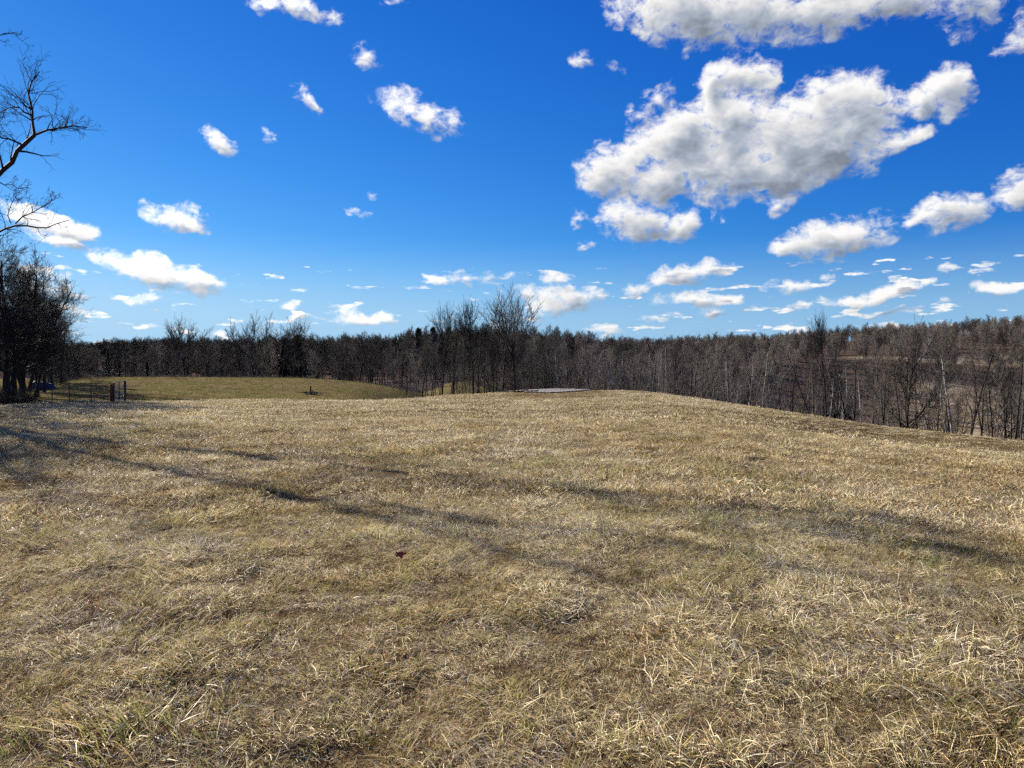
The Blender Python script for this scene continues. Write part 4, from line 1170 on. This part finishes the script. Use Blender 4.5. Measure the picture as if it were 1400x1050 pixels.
# blue tarpaulin over something low by the grove
TARP = flat_mat('blue_tarp', (.016, .028, .052), .8, 0, .4, .3, 2)
tx, ty, tz = at(58, 76)
nx_, ny_ = 22, 14; G = np.zeros((nx_, ny_, 3))
for i in range(nx_):
    for j in range(ny_):
        u_, v_ = i / (nx_ - 1) * 2 - 1, j / (ny_ - 1) * 2 - 1
        hgt = .78 * (1 - abs(u_) ** 5) * (1 - abs(v_) ** 4) * (1 - .25 * u_) + .05 * math.sin(u_ * 9 + v_ * 4) * (1 - abs(u_)) + .03 * math.sin(v_ * 11 + u_ * 3)
        G[i, j] = (u_ * 1.15, v_ * .8, max(hgt, .015))
F_ = np.array([[i * ny_ + j, (i + 1) * ny_ + j, (i + 1) * ny_ + j + 1, i * ny_ + j + 1] for i in range(nx_ - 1) for j in range(ny_ - 1)])
o = link('tarp_heap', new_mesh('tarp_heap', G.reshape(-1, 3), F_, TARP, True), None, (tx, ty, tz), label='blue tarpaulin covered heap in the shade at the foot of the grove', category='tarp')

# heap of sticks on the near side of the knoll
hx, hy, hz_ = at(424, 66)
hp_ = link('brush_pile', None, None, (hx, hy, hz_), label='small dark pile of sticks with one upright stub in the mown grass', category='brush pile')
st = []; R9 = random.Random(5)
for k in range(34):
    a = R9.uniform(0, 3.14); c0 = Vector((R9.gauss(0, .33), R9.gauss(0, .25), R9.uniform(.02, .22))); dv = Vector((math.cos(a), math.sin(a) * .6, R9.uniform(-.2, .35))) * R9.uniform(.2, .6)
    st.append(pipe(c0 - dv, c0 + dv, R9.uniform(.01, .03), 5, False))
link('stick_heap', joinm('stick_heap', st, BARK), hp_)
link('stub', joinm('stub', [pipe((0, 0, 0), (.04, 0, .75), .06), pipe((.02, 0, .4), (.25, .05, .3), .04)], BARK_D), hp_)

# red leaf in the grass
lx, ly, lz = at(546, 6.05)
LEAFM = flat_mat('red_leaf', (.30, .045, .015), .5, 0, .4, .35, 30)
pts_ = []
for k in range(40):
    a = k / 40 * 6.283; rr = .037 * (1 + .32 * math.cos(5 * a) + .1 * math.cos(10 * a + .4)); pts_.append((rr * math.cos(a), rr * math.sin(a) * .85))
rings = [1.0, .66, .33]
V_l = []; F_l = []
for s in rings:
    for (a, b) in pts_:
        X, Y = a * s, b * s; V_l.append((X, Y, 9 * X * X + 5 * Y * X - 4 * Y * Y + .01 * math.sin(40 * X)))
for q in range(2):
    for k in range(40): F_l.append((q * 40 + k, q * 40 + (k + 1) % 40, (q + 1) * 40 + (k + 1) % 40, (q + 1) * 40 + k))
V_l.append((0, 0, 0))
for k in range(0, 40, 2): F_l.append((80 + k, 80 + (k + 1) % 40, 80 + (k + 2) % 40, 120))
leaf = link('fallen_leaf', None, None, (lx, ly, lz + .10), label='curled dark red fallen leaf lying on the pale grass in front', category='leaf'); leaf.rotation_euler = (.7, .25, .4)
link('blade', new_mesh('blade', np.array(V_l), np.array(F_l), LEAFM, True), leaf)
link('stem', joinm('stem', [pipe((.0, 0, .0), (-.06, -.015, .02), .0018, 5, False)], LEAFM), leaf)

# dead brown weed clump
qx, qy, qz = at(148, 14.6)
wd = clump('weed_clump', [(RUSSET, blades(411, 520, .26, (.10, .30), (.003, .008), (20, 88), (30, 120), tone=(.0, .55)))])
link('dead_weed_clump', wd, None, (qx, qy, qz), label='dark brown clump of dead weeds standing out of the pale grass at left', category='weeds')

# ------------------------------------------------------------------ across the valley
def gable(w, l, h, rise, over=.25):
    W = w / 2; L = l / 2
    wall = np.array([(-W, -L, -1), (W, -L, -1), (W, L, -1), (-W, L, -1), (-W, -L, h), (W, -L, h), (W, L, h), (-W, L, h), (-W, 0, h + rise), (W, 0, h + rise)], float)
    wf_ = [(0, 1, 5, 4), (1, 2, 6, 5), (2, 3, 7, 6), (3, 0, 4, 7), (4, 7, 8), (5, 9, 6)]
    t = .12; Lo = L + over; Wo = W + over; ze = h - rise * over / L
    roof = []; rf = []
    for s in (-1, 1):
        b = len(roof)
        roof += [(-Wo, s * Lo, ze + .02), (Wo, s * Lo, ze + .02), (Wo, 0, h + rise + .02), (-Wo, 0, h + rise + .02),
                 (-Wo, s * Lo, ze + t), (Wo, s * Lo, ze + t), (Wo, 0, h + rise + t), (-Wo, 0, h + rise + t)]
        rf += [(b, b + 1, b + 2, b + 3), (b + 4, b + 7, b + 6, b + 5), (b, b + 4, b + 5, b + 1), (b, b + 3, b + 7, b + 4), (b + 1, b + 5, b + 6, b + 2)]
    return wall, wf_, np.array(roof), rf
WHITEW = flat_mat('white_boards', (.62, .60, .57), .7); REDR = flat_mat('red_roof', (.22, .035, .03), .55); DARKW = flat_mat('dark_opening', (.03, .03, .035), .5)
sx_, sy_, sz_ = at(1261, 196)
sh_ = link('farm_shed', None, None, (sx_, sy_, sz_), label='small white shed with a red roof down in the valley behind the trees', category='shed')
w_, wfc, rfv, rff = gable(4.2, 3.2, 2.2, 1.0)
link('wall', new_mesh('wall', w_, wfc, WHITEW), sh_); link('roof', new_mesh('roof', rfv, rff, REDR), sh_)
link('door', joinm('door', [box((.9, -1.62, .85), (.9, .06, 1.9))], DARKW), sh_)
link('window', joinm('window', [box((-.9, -1.62, 1.3), (.8, .06, .7))], DARKW), sh_)
PALEW = flat_mat('pale_pole', (.42, .39, .35), .8)
def pole(px, d, h, label, arms):
    x, y, z = at(px, d)
    p = link('utility_pole', None, None, (x, y, z), label=label, category='utility pole')
    link('pole', joinm('pole', [pipe((0, 0, -.5), (0, 0, h), .16)], PALEW), p)
    for a in arms: link('crossarm', joinm('crossarm', [box((0, -.2, h - a), (2.4, .14, .16))], PALEW), p)
pole(1383, 226, 9.2, 'pale utility pole with two crossarms in the valley meadow at right', (.5, 3.2))
pole(1377, 402, 4.6, 'short pale post on the bright field by the far road', ())

# brown earth bank by the right edge
MUD = None
m_, t_, b_ = mat('brown_earth', .95, .1)
P_ = t_.n('ShaderNodeNewGeometry').outputs['Position']
t_.l(t_.ramp(t_.noise(P_, .9, 7, .7), [(.3, (.05, .028, .016)), (.5, (.17, .095, .05)), (.68, (.32, .20, .10))]), b_.inputs['Base Color'])
bump(t_, b_, t_.noise(P_, 3, 6, .7), 1, .3)
mx_, my_, mz_ = at(1388, 74)
nr, na = 16, 48; V_m = []; 
for i in range(nr):
    for j in range(na):
        q = (i + .02) / (nr - 1); a = j / na * 6.283; X = q * math.cos(a) * 3.9; Y = q * math.sin(a) * 5
        top = 3.6 * (1 - q ** 2) ** 1.2 + .5 * float(VN2(mx_ + X, my_ + Y, 1.6)) * (1 - q)
        V_m.append((mx_ + X, my_ + Y, float(height(mx_ + X, my_ + Y)) + top - (.4 if i == nr - 1 else 0)))
F_m = [[i * na + j, i * na + (j + 1) % na, (i + 1) * na + (j + 1) % na, (i + 1) * na + j][::-1] for i in range(nr - 1) for j in range(na)]
link('earth_bank', new_mesh('earth_bank', np.array(V_m), np.array(F_m), m_, True), kind='structure')

# clods along the edge of the built-up pad
def stone_mesh(seed):
    R = np.random.RandomState(seed); V = []; n, k = 8, 5
    for i in range(k + 1):
        for j in range(n):
            th = math.pi * (i + .001) / (k + .002); a = j / n * 6.283
            r = .12 * (1 + R.uniform(-.25, .25)); V.append((r * math.sin(th) * math.cos(a) * 1.3, r * math.sin(th) * math.sin(a), r * math.cos(th) * .6))
    F = [[i * n + j, i * n + (j + 1) % n, (i + 1) * n + (j + 1) % n, (i + 1) * n + j] for i in range(k) for j in range(n)]
    return new_mesh('clod', np.array(V), np.array(F), m_, False)
cp = []
for q in range(160):
    px = RB.uniform(898, 965) if q < 110 else RB.uniform(700, 735); d = (np.interp(px, [898, 965], [61, 58.5]) if q < 110 else 57) + RB.gauss(0, .5)
    x, y, z = at(px, d); cp.append((x, y, z + .03))
scatter('rubble', np.array(cp), RN.uniform(.4, 1.5, len(cp)), RN.uniform(0, 6, len(cp)), [stone_mesh(1), stone_mesh(2)], 11)
